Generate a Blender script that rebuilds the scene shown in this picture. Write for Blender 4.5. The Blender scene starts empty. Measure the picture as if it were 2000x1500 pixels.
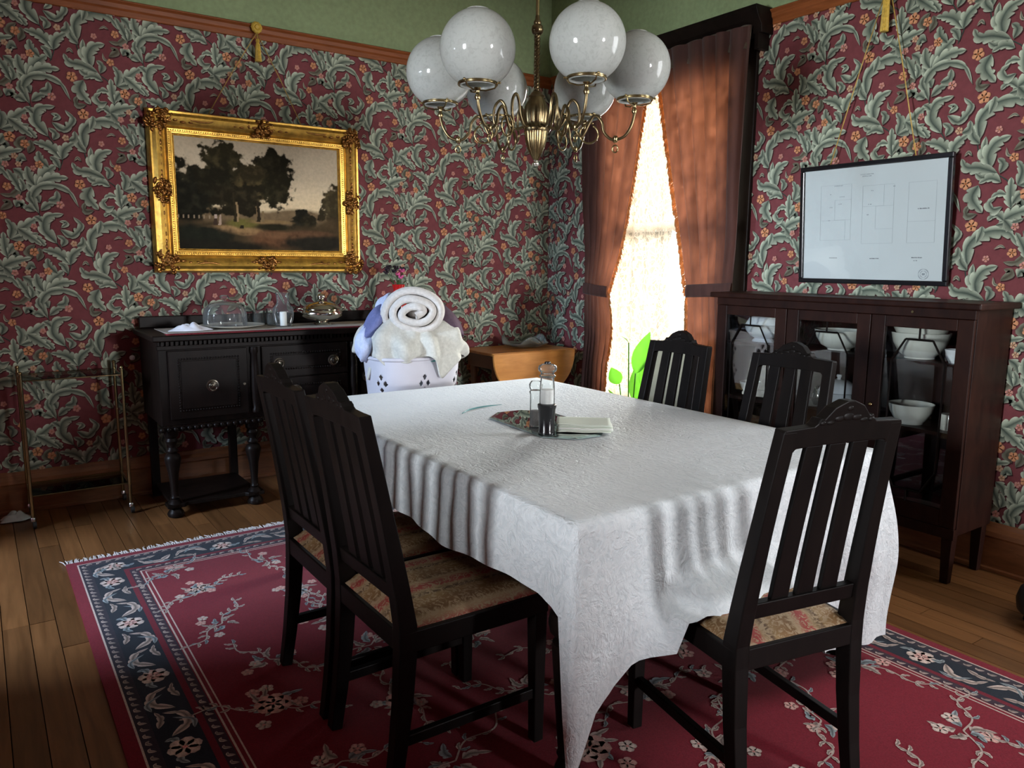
import bpy, math, random
import numpy as np
from mathutils import Vector, Matrix, noise as mnoise

S = bpy.context.scene
COL = S.collection
PI = math.pi

# ------------------------------------------------------------------ camera
CAM_H = 1.37
YAW, PITCH, ROLL = math.radians(55.07), math.radians(8.96), math.radians(0.50)
cf = Vector((math.cos(PITCH)*math.cos(YAW), math.cos(PITCH)*math.sin(YAW), -math.sin(PITCH)))
cr = Vector((math.sin(YAW), -math.cos(YAW), 0)); cu = cr.cross(cf)
r2 = cr*math.cos(ROLL)+cu*math.sin(ROLL); u2 = -cr*math.sin(ROLL)+cu*math.cos(ROLL)
cam = bpy.data.cameras.new('camera'); cam.sensor_width = 36; cam.lens = 27.0; cam.clip_start = 0.02
camo = bpy.data.objects.new('camera', cam); COL.objects.link(camo)
m = Matrix((r2, u2, -cf)).transposed().to_4x4(); m.translation = (0, 0, CAM_H)
camo.matrix_world = m
S.camera = camo

# ------------------------------------------------------------------ sky, daylight, exposure
w = bpy.data.worlds.new('overcast_sky'); S.world = w; w.use_nodes = True
w.node_tree.nodes['Background'].inputs[0].default_value = (0.80, 0.90, 1.0, 1)
w.node_tree.nodes['Background'].inputs[1].default_value = 4.5

YB, XR, XL, YF, ZC = 4.85, 3.72, -1.05, -1.7, 3.35     # room: back wall, right wall, left wall, front wall, ceiling
def area(name, loc, rot, sx, sy, power, colr):
    l = bpy.data.lights.new(name, 'AREA'); l.shape = 'RECTANGLE'; l.size = sx; l.size_y = sy
    l.energy = power; l.color = colr
    o = bpy.data.objects.new(name, l); COL.objects.link(o); o.location = loc; o.rotation_euler = rot
    return o
# daylight from windows out of view, plus a lamp added for the tabletop
area('side_room_daylight', (-2.70, 3.47, 2.02), (0, -PI/2+.25, 0), .6, .55, 80, (0.60, 0.77, 1.0))
area('hall_window_daylight', (-4.60, .50, 1.45), (0, -PI/2, 0), 1.2, .9, 170, (0.90, 0.96, 1.0))
area('added_tabletop_light', (XR-.03, .60, 1.95), (0, PI/2, 0), 1.3, 1.0, 19, (0.95, 0.98, 1.0))  # lamp added to brighten the near tabletop and right side of the rug
area('parlour_window_daylight', (3.3, -7.95, 1.55), (PI/2, 0, 0), 1.0, 1.2, 210, (0.97, 0.98, 1.0))
sl = bpy.data.lights.new('tabletop_fill_sun', 'SUN'); sl.energy = 36; sl.angle = math.radians(50); sl.color = (1.0, .98, .95)  # broad sun lamp added to brighten the tabletop through the right window
so = bpy.data.objects.new('tabletop_fill_sun', sl); COL.objects.link(so); so.location = (7, 4, 4)
so.rotation_euler = Vector((-.76, -.40, -.36)).to_track_quat('-Z', 'Y').to_euler()
cy_ = S.cycles
cy_.max_bounces = 6; cy_.diffuse_bounces = 3; cy_.glossy_bounces = 3; cy_.transmission_bounces = 4; cy_.transparent_max_bounces = 12
cy_.caustics_reflective = False; cy_.caustics_refractive = False; cy_.use_adaptive_sampling = True; cy_.adaptive_threshold = .04

S.view_settings.view_transform = 'Standard'
S.view_settings.look = 'None'
S.view_settings.gamma = 1.0
S.view_settings.use_curve_mapping = False
S.view_settings.exposure = 1.55

# ------------------------------------------------------------------ helpers
ORIG = {}
def thing(name, label, cat, loc=(0, 0, 0), rz=0.0, group=None, world=False):
    o = bpy.data.objects.new(name, None); COL.objects.link(o)
    o.location = loc; o.rotation_euler = (0, 0, rz); o.empty_display_size = 0.05
    o['label'] = label; o['category'] = cat
    if group: o['group'] = group
    if world: ORIG[o.name] = Vector(loc)
    return o
def tag(o, label=None, cat=None, group=None, kind=None):
    if label: o['label'] = label
    if cat: o['category'] = cat
    if group: o['group'] = group
    if kind: o['kind'] = kind
    return o
def copy_tree(o, parent=None):
    c = o.copy(); COL.objects.link(c); c.parent = parent
    for ch in list(o.children): copy_tree(ch, c)
    return c

def cr_spline(pts, n):
    P = [np.array(p, float) for p in pts]
    if len(P) == 2: return [P[0]+(P[1]-P[0])*t for t in np.linspace(0, 1, n)]
    P = [2*P[0]-P[1]]+P+[2*P[-1]-P[-2]]
    k = len(P)-3; out = []
    for t in np.linspace(0, k-1e-9, n):
        i = int(t); f = t-i; a, b, c, d = P[i:i+4]
        out.append(.5*((2*b)+(c-a)*f+(2*a-5*b+4*c-d)*f*f+(3*b-a-3*c+d)*f**3))
    return out

class MB:
    def __init__(s): s.v = []; s.f = []; s.col = None
    def add(s, vs, fs):
        k = len(s.v); s.v += [tuple(float(q) for q in p) for p in vs]; s.f += [tuple(i+k for i in f) for f in fs]; return s
    def box(s, lo, hi):
        (a, b, c), (d, e, f) = lo, hi
        return s.add([(a,b,c),(d,b,c),(d,e,c),(a,e,c),(a,b,f),(d,b,f),(d,e,f),(a,e,f)],
                     [(0,3,2,1),(4,5,6,7),(0,1,5,4),(1,2,6,5),(2,3,7,6),(3,0,4,7)])
    def cbox(s, c, sz, rz=0):
        k = len(s.v); s.box([-q/2 for q in sz], [q/2 for q in sz])
        M = Matrix.Rotation(rz, 3, 'Z')
        for i in range(k, len(s.v)): s.v[i] = tuple(M @ Vector(s.v[i])+Vector(c))
        return s
    def prism(s, poly, axis, a, b):
        """polygon of 2-d points extruded along an axis from a to b"""
        n = len(poly)
        def mk(p, t): return {'x': (t, p[0], p[1]), 'y': (p[0], t, p[1]), 'z': (p[0], p[1], t)}[axis]
        vs = [mk(p, a) for p in poly]+[mk(p, b) for p in poly]
        fs = [tuple(range(n-1, -1, -1)), tuple(range(n, 2*n))]+[(i, (i+1) % n, n+(i+1) % n, n+i) for i in range(n)]
        return s.add(vs, fs)
    def lathe(s, prof, c=(0, 0, 0), n=24, flute=None, axis='z', cap=True):
        """prof: list of (r, h)"""
        vs = []; fs = []
        for (r, h) in prof:
            for k in range(n):
                a = 2*PI*k/n
                rr = r*(1+(flute(a, h) if flute else 0))
                p = (rr*math.cos(a), rr*math.sin(a), h)
                if axis == 'x': p = (p[2], p[0], p[1])
                if axis == 'y': p = (p[0], p[2], p[1])
                vs.append((p[0]+c[0], p[1]+c[1], p[2]+c[2]))
        for j in range(len(prof)-1):
            for k in range(n):
                fs.append((j*n+k, j*n+(k+1) % n, (j+1)*n+(k+1) % n, (j+1)*n+k))
        if cap:
            if prof[0][0] > 1e-5: fs.append(tuple(range(n-1, -1, -1)))
            if prof[-1][0] > 1e-5: fs.append(tuple((len(prof)-1)*n+k for k in range(n)))
        return s.add(vs, fs)
    def tube(s, pts, r, n=8, close=False, cap=True):
        P = [Vector(p) for p in pts]; N = len(P)
        R = r if hasattr(r, '__len__') else [r]*N
        t0 = (P[1]-P[0]).normalized()
        up = Vector((0, 0, 1)) if abs(t0.z) < .9 else Vector((1, 0, 0))
        nrm = t0.cross(up).normalized(); vs = []; fs = []
        for i in range(N):
            if close: t = (P[(i+1) % N]-P[i-1]).normalized()
            else: t = (P[min(i+1, N-1)]-P[max(i-1, 0)]).normalized()
            nrm = (nrm-t*nrm.dot(t)).normalized(); b = t.cross(nrm)
            for k in range(n):
                a = 2*PI*k/n; vs.append(P[i]+(nrm*math.cos(a)+b*math.sin(a))*R[i])
        for i in range(N if close else N-1):
            for k in range(n):
                j = (i+1) % N
                fs.append((i*n+k, i*n+(k+1) % n, j*n+(k+1) % n, j*n+k))
        if cap and not close: fs += [tuple(range(n-1, -1, -1)), tuple((N-1)*n+k for k in range(n))]
        return s.add(vs, fs)
    def beam(s, pts, w, d):
        """rectangular section swept along points lying in a y-z plane; w along x, d across"""
        P = [Vector(p) for p in pts]; N = len(P); vs = []
        W = w if hasattr(w, '__len__') else [w]*N; D = d if hasattr(d, '__len__') else [d]*N
        for i in range(N):
            t = (P[min(i+1, N-1)]-P[max(i-1, 0)]).normalized()
            nn = Vector((1, 0, 0)).cross(t).normalized()
            for sx, sd in ((-1,-1),(1,-1),(1,1),(-1,1)):
                vs.append(P[i]+Vector((sx*W[i]/2, 0, 0))+nn*(sd*D[i]/2))
        fs = [(3,2,1,0), tuple((N-1)*4+k for k in range(4))]
        for i in range(N-1):
            for k in range(4): fs.append((i*4+k, i*4+(k+1) % 4, (i+1)*4+(k+1) % 4, (i+1)*4+k))
        return s.add(vs, fs)
    def sph(s, c, r, n=10, m=6):
        rr = r if hasattr(r, '__len__') else (r, r, r)
        vs = [(c[0], c[1], c[2]-rr[2])]; fs = []
        for j in range(1, m):
            ph = -PI/2+PI*j/m
            for k in range(n):
                a = 2*PI*k/n
                vs.append((c[0]+rr[0]*math.cos(ph)*math.cos(a), c[1]+rr[1]*math.cos(ph)*math.sin(a), c[2]+rr[2]*math.sin(ph)))
        vs.append((c[0], c[1], c[2]+rr[2])); L = len(vs)-1
        for k in range(n): fs.append((0, 1+(k+1) % n, 1+k)); fs.append((L, 1+(m-2)*n+k, 1+(m-2)*n+(k+1) % n))
        for j in range(m-2):
            for k in range(n): fs.append((1+j*n+k, 1+j*n+(k+1) % n, 1+(j+1)*n+(k+1) % n, 1+(j+1)*n+k))
        return s.add(vs, fs)
    def grid(s, fn, nu, nv, flip=False):
        k = len(s.v)
        s.v += [tuple(float(q) for q in fn(i/nu, j/nv)) for j in range(nv+1) for i in range(nu+1)]
        for j in range(nv):
            for i in range(nu):
                a = k+j*(nu+1)+i; q = (a, a+1, a+nu+2, a+nu+1)
                s.f.append(q[::-1] if flip else q)
        return s
    def xf(s, M, start=0):
        for i in range(start, len(s.v)): s.v[i] = tuple(M @ Vector(s.v[i]))
        return s
    def build(s, name, mat, parent=None, smooth=None, bevel=0, solid=0, label=None, sub=0, segs=2):
        me = bpy.data.meshes.new(name)
        off = Vector((0, 0, 0)); p = parent
        while p is not None:
            if p.name in ORIG:
                off = ORIG[p.name]; break
            p = p.parent
        vs = [(v[0]-off[0], v[1]-off[1], v[2]-off[2]) for v in s.v]
        me.from_pydata(vs, [], s.f)
        if s.col is not None:
            at = me.color_attributes.new('Col', 'FLOAT_COLOR', 'POINT')
            at.data.foreach_set('color', np.asarray(s.col, np.float32).ravel())
        if mat: me.materials.append(mat)
        if smooth:
            me.polygons.foreach_set('use_smooth', [True]*len(me.polygons))
            if smooth is not True: me.set_sharp_from_angle(angle=math.radians(smooth))
        me.update()
        o = bpy.data.objects.new(name, me); COL.objects.link(o)
        if parent is not None: o.parent = parent
        if solid:
            md = o.modifiers.new('solid', 'SOLIDIFY'); md.thickness = solid; md.offset = 0
        if sub:
            md = o.modifiers.new('sub', 'SUBSURF'); md.levels = sub; md.render_levels = sub
        if bevel:
            md = o.modifiers.new('bevel', 'BEVEL'); md.width = bevel; md.segments = segs; md.limit_method = 'ANGLE'; md.angle_limit = math.radians(40)
        if label: o['label'] = label
        return o

# ------------------------------------------------------------------ materials
MATS = {}
def nodes_of(name):
    mt = bpy.data.materials.new(name); mt.use_nodes = True
    nt = mt.node_tree; b = nt.nodes['Principled BSDF']; MATS[name] = mt
    return mt, nt, b
def setin(b, **k):
    for n, v in k.items():
        n = n.replace('_', ' ')
        if n in b.inputs: b.inputs[n].default_value = v
def rgba(c): return (c[0], c[1], c[2], 1)
def coords(nt, scale=(1, 1, 1), kind='Object'):
    tc = nt.nodes.new('ShaderNodeTexCoord'); mp = nt.nodes.new('ShaderNodeMapping')
    nt.links.new(tc.outputs[kind], mp.inputs[0]); mp.inputs['Scale'].default_value = scale
    return mp.outputs[0]
def noise(nt, vec, scale, detail=4, rough=.55, dist=0):
    n = nt.nodes.new('ShaderNodeTexNoise'); n.inputs['Scale'].default_value = scale
    n.inputs['Detail'].default_value = detail; n.inputs['Roughness'].default_value = rough; n.inputs['Distortion'].default_value = dist
    nt.links.new(vec, n.inputs['Vector']); return n.outputs['Fac']
def ramp(nt, fac, stops):
    r = nt.nodes.new('ShaderNodeValToRGB'); e = r.color_ramp.elements
    while len(e) < len(stops): e.new(.5)
    for i, (p, c) in enumerate(stops): e[i].position = p; e[i].color = rgba(c) if len(c) == 3 else c
    nt.links.new(fac, r.inputs[0]); return r.outputs[0]
def bump(nt, b, h, strength=.3, dist=.002):
    n = nt.nodes.new('ShaderNodeBump'); n.inputs['Strength'].default_value = strength; n.inputs['Distance'].default_value = dist
    nt.links.new(h, n.inputs['Height']); nt.links.new(n.outputs[0], b.inputs['Normal'])
def plain(name, c, rough=.5, metal=0, var=.15, vscale=8, bumpy=0, bscale=60, spec=.5, kind='Object', **k):
    mt, nt, b = nodes_of(name); v = coords(nt, kind=kind)
    f = noise(nt, v, vscale, 4)
    lo = [max(0, q*(1-var)) for q in c]; hi = [min(1, q*(1+var)) for q in c]
    nt.links.new(ramp(nt, f, [(.3, lo), (.7, hi)]), b.inputs['Base Color'])
    setin(b, Roughness=rough, Metallic=metal, **k); b.inputs['Specular IOR Level'].default_value = spec
    if bumpy: bump(nt, b, noise(nt, v, bscale, 4), bumpy, .003)
    return mt
def wood(name, c1, c2, rough=.35, scale=(3, 30, 30), grain=1.0, spec=.5, rnd=0, coat=0):
    mt, nt, b = nodes_of(name); v = coords(nt, scale)
    f = noise(nt, v, 1.6*grain, 6, .6, .6)
    col = ramp(nt, f, [(.25, c1), (.5, [(a+bb)/2 for a, bb in zip(c1, c2)]), (.75, c2)])
    if rnd:
        oi = nt.nodes.new('ShaderNodeObjectInfo'); h = nt.nodes.new('ShaderNodeHueSaturation')
        mm = nt.nodes.new('ShaderNodeMapRange'); mm.inputs[3].default_value = 1-rnd; mm.inputs[4].default_value = 1+rnd
        nt.links.new(oi.outputs['Random'], mm.inputs[0]); nt.links.new(mm.outputs[0], h.inputs['Value'])
        nt.links.new(col, h.inputs['Color']); col = h.outputs[0]
        cmb = nt.nodes.new('ShaderNodeVectorMath'); cmb.operation = 'MULTIPLY_ADD'
    nt.links.new(col, b.inputs['Base Color']); setin(b, Roughness=rough); b.inputs['Specular IOR Level'].default_value = spec
    b.inputs['Coat Weight'].default_value = coat; b.inputs['Coat Roughness'].default_value = .12
    bump(nt, b, f, .12, .002)
    return mt
def vcol(name, rough=.8, mott=.25, mscale=40, spec=.2, bumpy=0, bscale=200, sheen=0):
    mt, nt, b = nodes_of(name)
    a = nt.nodes.new('ShaderNodeAttribute'); a.attribute_name = 'Col'
    v = coords(nt); f = noise(nt, v, mscale, 5)
    g = ramp(nt, f, [(.3, (1-mott,)*3), (.7, (1+mott,)*3)])
    mx = nt.nodes.new('ShaderNodeMix'); mx.data_type = 'RGBA'; mx.blend_type = 'MULTIPLY'; mx.inputs[0].default_value = 1
    nt.links.new(a.outputs['Color'], mx.inputs[6]); nt.links.new(g, mx.inputs[7])
    nt.links.new(mx.outputs[2], b.inputs['Base Color']); setin(b, Roughness=rough); b.inputs['Specular IOR Level'].default_value = spec
    b.inputs['Sheen Weight'].default_value = sheen
    if bumpy: bump(nt, b, noise(nt, v, bscale, 3), bumpy, .002)
    return mt
def thin_glass(name, tint=(.97, .99, .98), refl=1.0, rough=.02, ior=1.45, haze=0.0):
    mt, nt, b = nodes_of(name); nt.nodes.remove(b)
    out = nt.nodes['Material Output']; tr = nt.nodes.new('ShaderNodeBsdfTransparent'); gl = nt.nodes.new('ShaderNodeBsdfGlossy')
    v = coords(nt); tcol = ramp(nt, noise(nt, v, 3, 2), [(0, [q*.97 for q in tint]), (1, tint)])
    nt.links.new(tcol, tr.inputs[0]); gl.inputs['Roughness'].default_value = rough; gl.inputs['Color'].default_value = (refl, refl, refl, 1)
    fr = nt.nodes.new('ShaderNodeFresnel'); fr.inputs['IOR'].default_value = ior
    mx = nt.nodes.new('ShaderNodeMixShader'); nt.links.new(fr.outputs[0], mx.inputs[0])
    nt.links.new(tr.outputs[0], mx.inputs[1]); nt.links.new(gl.outputs[0], mx.inputs[2]); last = mx.outputs[0]
    if haze:
        df = nt.nodes.new('ShaderNodeBsdfDiffuse'); df.inputs[0].default_value = (.8, .82, .82, 1)
        m2 = nt.nodes.new('ShaderNodeMixShader'); m2.inputs[0].default_value = haze; nt.links.new(last, m2.inputs[1]); nt.links.new(df.outputs[0], m2.inputs[2]); last = m2.outputs[0]
    nt.links.new(last, out.inputs[0])
    return mt
def cloth_trans(name, c, t, mixf=.4, rough=.9, vscale=30, var=.2, scale=(1, 1, 1)):
    """fabric that also lets light through"""
    mt, nt, b = nodes_of(name); out = nt.nodes['Material Output']
    v = coords(nt, scale); f = noise(nt, v, vscale, 5)
    nt.links.new(ramp(nt, f, [(.3, [q*(1-var) for q in c]), (.7, [min(1, q*(1+var)) for q in c])]), b.inputs['Base Color'])
    setin(b, Roughness=rough); b.inputs['Specular IOR Level'].default_value = .15; b.inputs['Sheen Weight'].default_value = .2
    tl = nt.nodes.new('ShaderNodeBsdfTranslucent'); nt.links.new(ramp(nt, f, [(.3, [q*(1-var) for q in t]), (.7, [min(1, q*(1+var)) for q in t])]), tl.inputs[0])
    mx = nt.nodes.new('ShaderNodeMixShader'); mx.inputs[0].default_value = mixf
    nt.links.new(b.outputs[0], mx.inputs[1]); nt.links.new(tl.outputs[0], mx.inputs[2]); nt.links.new(mx.outputs[0], out.inputs[0])
    return mt

M_dark = wood('dark_stained_oak', (.004, .003, .0025), (.012, .007, .0055), .40, (12, 12, 3), 1.0, .10)
M_black = wood('ebonised_chair_wood', (.003, .0024, .0024), (.008, .0056, .005), .42, (12, 12, 3), 1.0, .11)
M_cab = wood('mahogany_cabinet_wood', (.009, .003, .0024), (.027, .009, .0058), .42, (10, 10, 3), 1.0, .13)
M_cabside = M_cab
M_floor = wood('oak_floorboard', (.105, .043, .014), (.23, .10, .036), .33, (22, 1.6, 22), 1.0, .5, rnd=.28)
M_sub = plain('dark_subfloor', (.02, .01, .006), .8)
M_trim = wood('varnished_picture_rail_wood', (.17, .048, .013), (.30, .092, .028), .45, (3, 3, 25), 1.0, .18)
M_base = wood('varnished_baseboard_wood', (.14, .05, .018), (.27, .105, .04), .38, (4, 4, 25), 1.0)
M_wall = vcol('scrolling_leaf_wallpaper', .75, .10, 35, .25)
M_rug = vcol('woven_floral_rug', .95, .22, 220, .05, .5, 500, .1)
M_green = plain('sage_green_paint', (.20, .27, .115), .6, var=.06, vscale=3)
M_ceil = plain('cream_ceiling_paint', (.62, .62, .50), .8, var=.04)
M_plainwall = plain('dull_red_wall_finish', (.13, .045, .04), .8, var=.2)
M_brass = plain('aged_brass', (.30, .225, .11), .24, 1, .25, 14)
M_brassdk = plain('darkened_brass', (.17, .125, .065), .30, 1, .3, 20)
M_gold = plain('gilded_plaster', (.62, .36, .07), .33, .85, .3, 25, .25, 90)
M_bronze = plain('bronzed_gilt_ornament', (.27, .12, .03), .3, .85, .5, 45, .3, 120)
M_silver = plain('polished_silver', (.70, .68, .60), .12, 1, .1, 6)
M_chrome = plain('worn_chrome', (.7, .7, .7), .2, 1, .1)
M_rubber = plain('black_rubber', (.012, .012, .012), .5, var=.1)
M_glass = thin_glass('clear_glass')
M_ware = thin_glass('clear_glassware', (.97, .99, .98), 1.0, .03, 1.28, .045)
M_glassdoor = thin_glass('cabinet_pane_glass', (.93, .95, .95), 1.0, .01, 1.5)
M_acryl = thin_glass('smoked_trolley_glass', (.88, .90, .84), .6, .05, 1.3)
M_china = plain('cream_china', (.72, .70, .62), .15, var=.05, spec=.6)
M_white = plain('white_porcelain', (.82, .83, .85), .15, var=.03, spec=.6)
M_plastic = plain('white_basket_plastic', (.56, .55, .61), .4, var=.03, spec=.4)
# ------------------------------------------------------------------ printed patterns (flat ornament built as thin coloured faces)
LT, MD, DK = np.array((.54, .575, .45)), np.array((.20, .245, .18)), np.array((.024, .034, .028))
def leaf(spine, wl, wr, nl=4, tone=1.0, light=None, warm=0.0):
    """list of (xy verts, rgb, quads) for one lobed leaf lying along a spine"""
    n = max(10, nl*5)
    P = np.array(cr_spline(spine, n+1)); T = np.gradient(P, axis=0); T /= np.linalg.norm(T, axis=1)[:, None]+1e-9
    N = np.stack([-T[:, 1], T[:, 0]], 1)
    t = np.linspace(0, 1, n+1); prof = np.sin(PI*np.clip(t, 0, 1)**.62)**.75; prof[0] = .05; prof[-1] = 0.02
    f = (t*nl) % 1.0; lobe = (f+.06)**.55*(1-f**5)
    lobe = np.clip(lobe, .12, 1)
    V = []; C = []
    lt = LT if light is None else np.array(light)
    for i in range(n+1):
        for sgn, wd in ((-1, wr), (0, 0), (1, wl)):
            pass
        cols = []
        for c, a in ((-1, 1.0), (-.55, 1.0), (0, 1.0), (.55, 1.0), (1, 1.0)):
            wd = wl if c > 0 else wr
            ww = abs(c)*wd*prof[i]*(.42+.58*lobe[i] if abs(c) == 1 else .62+.38*lobe[i])
            p = P[i]+N[i]*(ww if c > 0 else -ww)+T[i]*ww*.55
            V.append(p)
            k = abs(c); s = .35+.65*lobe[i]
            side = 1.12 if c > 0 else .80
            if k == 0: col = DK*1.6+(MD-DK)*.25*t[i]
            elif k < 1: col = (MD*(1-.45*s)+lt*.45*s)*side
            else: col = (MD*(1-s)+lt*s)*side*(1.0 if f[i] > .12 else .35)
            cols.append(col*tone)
        C += cols
    Q = [(j*5+k, j*5+k+1, (j+1)*5+k+1, (j+1)*5+k) for j in range(n) for k in range(4)]
    C = np.array(C)
    if warm: C = C*(1-warm)+np.array((.13, .085, .05))*warm
    return np.array(V), C, Q
def stemline(pts, w, col):
    P = np.array(cr_spline(pts, 22)); T = np.gradient(P, axis=0); T /= np.linalg.norm(T, axis=1)[:, None]+1e-9
    N = np.stack([-T[:, 1], T[:, 0]], 1); V = []; C = []
    for i in range(len(P)):
        V += [P[i]-N[i]*w, P[i]+N[i]*w]; C += [np.array(col)*.6, np.array(col)*1.4]
    return np.array(V), np.array(C), [(2*i, 2*i+1, 2*i+3, 2*i+2) for i in range(len(P)-1)]
def flower(x, y, r, col, k=5, rot=0.3, mid=(.30, .10, .03)):
    V = []; C = []; Q = []
    for j in range(k):
        a = rot+2*PI*j/k; cx, cy = x+.58*r*math.cos(a), y+.58*r*math.sin(a); b = len(V)
        V.append((cx, cy)); C.append(np.array(col)*1.25)
        for q in range(8):
            b2 = 2*PI*q/8; V.append((cx+.46*r*math.cos(b2), cy+.46*r*math.sin(b2))); C.append(np.array(col)*(.65+.3*(q % 3)))
        Q += [(b, b+1+q, b+1+(q+1) % 8) for q in range(8)]
    b = len(V); V.append((x, y)); C.append(np.array(mid))
    for q in range(6): V.append((x+.2*r*math.cos(q*PI/3), y+.2*r*math.sin(q*PI/3))); C.append(np.array(mid)*1.5)
    Q += [(b, b+1+q, b+1+(q+1) % 6) for q in range(6)]
    return np.array(V), np.array(C), Q

TS = .555                                  # pattern repeat in metres
def tile_motifs():
    """one repeat of the scrolling acanthus paper; drawn in photo-like units then scaled"""
    L = []
    def U(p):                               # drawing units -> metres, slight lean taken out
        x, y = p; return ((x-585-.055*(y-265))/1190.0, -(y-265)/1150.0)
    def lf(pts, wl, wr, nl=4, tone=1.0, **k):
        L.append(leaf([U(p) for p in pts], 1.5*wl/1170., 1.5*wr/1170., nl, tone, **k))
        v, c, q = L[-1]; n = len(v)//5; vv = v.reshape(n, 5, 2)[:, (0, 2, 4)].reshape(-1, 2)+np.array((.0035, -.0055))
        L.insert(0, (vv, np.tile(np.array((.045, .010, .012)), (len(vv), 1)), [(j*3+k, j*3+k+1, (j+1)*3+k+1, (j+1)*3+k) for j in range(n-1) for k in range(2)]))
    def fw(x, y, r, kind=0):
        col = ((.52, .235, .12), (.48, .22, .18), (.50, .31, .20))[kind]
        L.append(flower(*U((x, y)), .70*r/1170., col, 5, x*.01))
    # dark muted leaves of the print first
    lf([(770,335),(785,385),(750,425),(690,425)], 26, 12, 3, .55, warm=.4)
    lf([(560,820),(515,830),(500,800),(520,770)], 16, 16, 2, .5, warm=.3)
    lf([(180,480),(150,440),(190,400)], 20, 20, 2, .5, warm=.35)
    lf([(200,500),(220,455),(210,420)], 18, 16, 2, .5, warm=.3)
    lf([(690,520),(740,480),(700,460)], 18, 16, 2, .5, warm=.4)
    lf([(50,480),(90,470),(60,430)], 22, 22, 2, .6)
    # vine A stem
    L.append(stemline([U(p) for p in ((500,430),(530,540),(600,612),(680,660),(722,725),(722,800),(685,868),(620,905),(560,960),(525,1060))], 3.2/1170, DK*1.5))
    lf([(515,450),(498,360),(540,295),(620,268),(700,282),(752,350)], 24, 44, 6, 1.02)
    lf([(545,330),(560,275),(560,245)], 16, 16, 2, .9)
    lf([(520,470),(480,430),(470,385)], 22, 20, 3, .85)
    lf([(590,600),(548,530),(545,435)], 26, 24, 3, 1.0)
    lf([(590,602),(570,530),(600,470),(668,445)], 30, 40, 4, 1.02)
    lf([(640,625),(650,580),(620,550)], 16, 20, 2, .75)
    lf([(630,622),(540,590),(470,580),(438,535)], 30, 24, 4, .88)
    lf([(600,622),(560,640),(520,615)], 20, 16, 2, .8)
    lf([(655,668),(600,648),(545,668)], 14, 26, 3, 1.0)
    lf([(735,690),(800,625),(900,545)], 34, 34, 5, 1.02)
    lf([(735,690),(745,620),(715,570)], 20, 24, 3, .85)
    lf([(740,692),(820,668),(890,650)], 16, 22, 3, .8)
    lf([(722,800),(708,730),(700,648)], 28, 30, 4, 1.05)
    lf([(725,780),(745,740),(785,705)], 18, 22, 3, .9)
    lf([(675,875),(740,830),(850,800)], 34, 30, 5, 1.02)
    lf([(660,880),(740,868),(790,850)], 12, 18, 3, .75)
    lf([(700,860),(655,832),(618,858)], 12, 26, 3, .95)
    lf([(545,675),(525,740),(585,815)], 36, 36, 4, .95)
    lf([(690,730),(650,725),(618,745)], 14, 16, 2, 1.15)
    lf([(680,790),(640,800),(615,770),(640,745)], 26, 10, 3, .9)
    lf([(690,355),(665,345),(635,362)], 8, 5, 1, 1.1, light=(.50, .36, .27))
    lf([(690,545),(665,535),(655,500)], 7, 6, 1, 1.0, light=(.48, .34, .25))
    lf([(490,525),(470,505),(450,525)], 9, 7, 1, 1.0, light=(.50, .38, .28))
    # loose leaves on the right of the vine
    lf([(770,500),(790,470),(850,520)], 20, 26, 3, .95)
    lf([(760,275),(800,300),(815,340)], 22, 24, 3, .85)
    lf([(870,860),(840,850),(825,890)], 20, 22, 2, .85)
    lf([(900,470),(870,410),(830,340)], 24, 24, 4, .9)
    lf([(860,660),(900,700),(925,725)], 20, 20, 3, .9)
    # vine B
    L.append(stemline([U(p) for p in ((250,850),(300,960),(360,1050),(420,1150),(400,1230))], 2.8/1170, DK*1.5))
    lf([(235,690),(200,640),(190,575)], 24, 34, 3, .92)
    lf([(235,690),(290,610),(345,560)], 36, 34, 4, 1.0)
    lf([(240,690),(320,640),(415,630)], 32, 28, 4, 1.02)
    lf([(250,850),(215,770),(245,700),(330,678),(420,712),(472,805)], 20, 26, 5, .95)
    lf([(230,840),(195,820),(175,830)], 20, 20, 2, .85)
    lf([(225,800),(200,760),(205,720)], 18, 14, 2, .8)
    lf([(260,835),(300,800),(335,790)], 22, 18, 2, .8)
    lf([(300,770),(345,760),(350,710)], 20, 24, 2, .85)
    lf([(160,730),(130,670),(85,600)], 20, 30, 4, .85)
    lf([(165,725),(170,690),(150,650)], 18, 18, 2, .95)
    lf([(345,1030),(275,950),(290,870),(385,848)], 24, 44, 5, 1.02)
    lf([(270,905),(250,885),(225,870)], 16, 14, 2, .8)
    lf([(365,945),(430,985),(488,920),(440,865)], 30, 14, 4, .92)
    lf([(370,935),(400,905),(360,895)], 12, 14, 2, 1.15)
    lf([(370,1050),(385,1010),(345,980)], 18, 18, 2, .85)
    lf([(135,945),(190,985),(262,1040)], 26, 28, 4, .92)
    lf([(420,1160),(350,1095),(262,1070)], 24, 34, 5, .98)
    lf([(418,1160),(430,1100),(490,1050)], 28, 30, 4, .98)
    lf([(405,1215),(380,1170),(350,1150)], 16, 18, 2, .8)
    lf([(345,1215),(300,1170),(290,1120)], 26, 24, 3, .85)
    lf([(455,1045),(490,1030),(490,985)], 20, 20, 2, .85)
    lf([(20,535),(50,565),(70,590)], 22, 26, 3, .8)
    fw(480,665,44,0); fw(542,880,46,0); fw(862,765,36,0); fw(700,552,32,0); fw(606,410,26,1); fw(790,443,28,1)
    fw(722,252,28,1); fw(868,266,24,1); fw(258,562,34,0); fw(368,795,34,1); fw(140,1050,44,0); fw(222,930,26,1)
    fw(440,1030,28,2); fw(182,1206,24,2); fw(128,520,26,2); fw(85,700,34,0)
    return L
TILE = tile_motifs()
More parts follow.
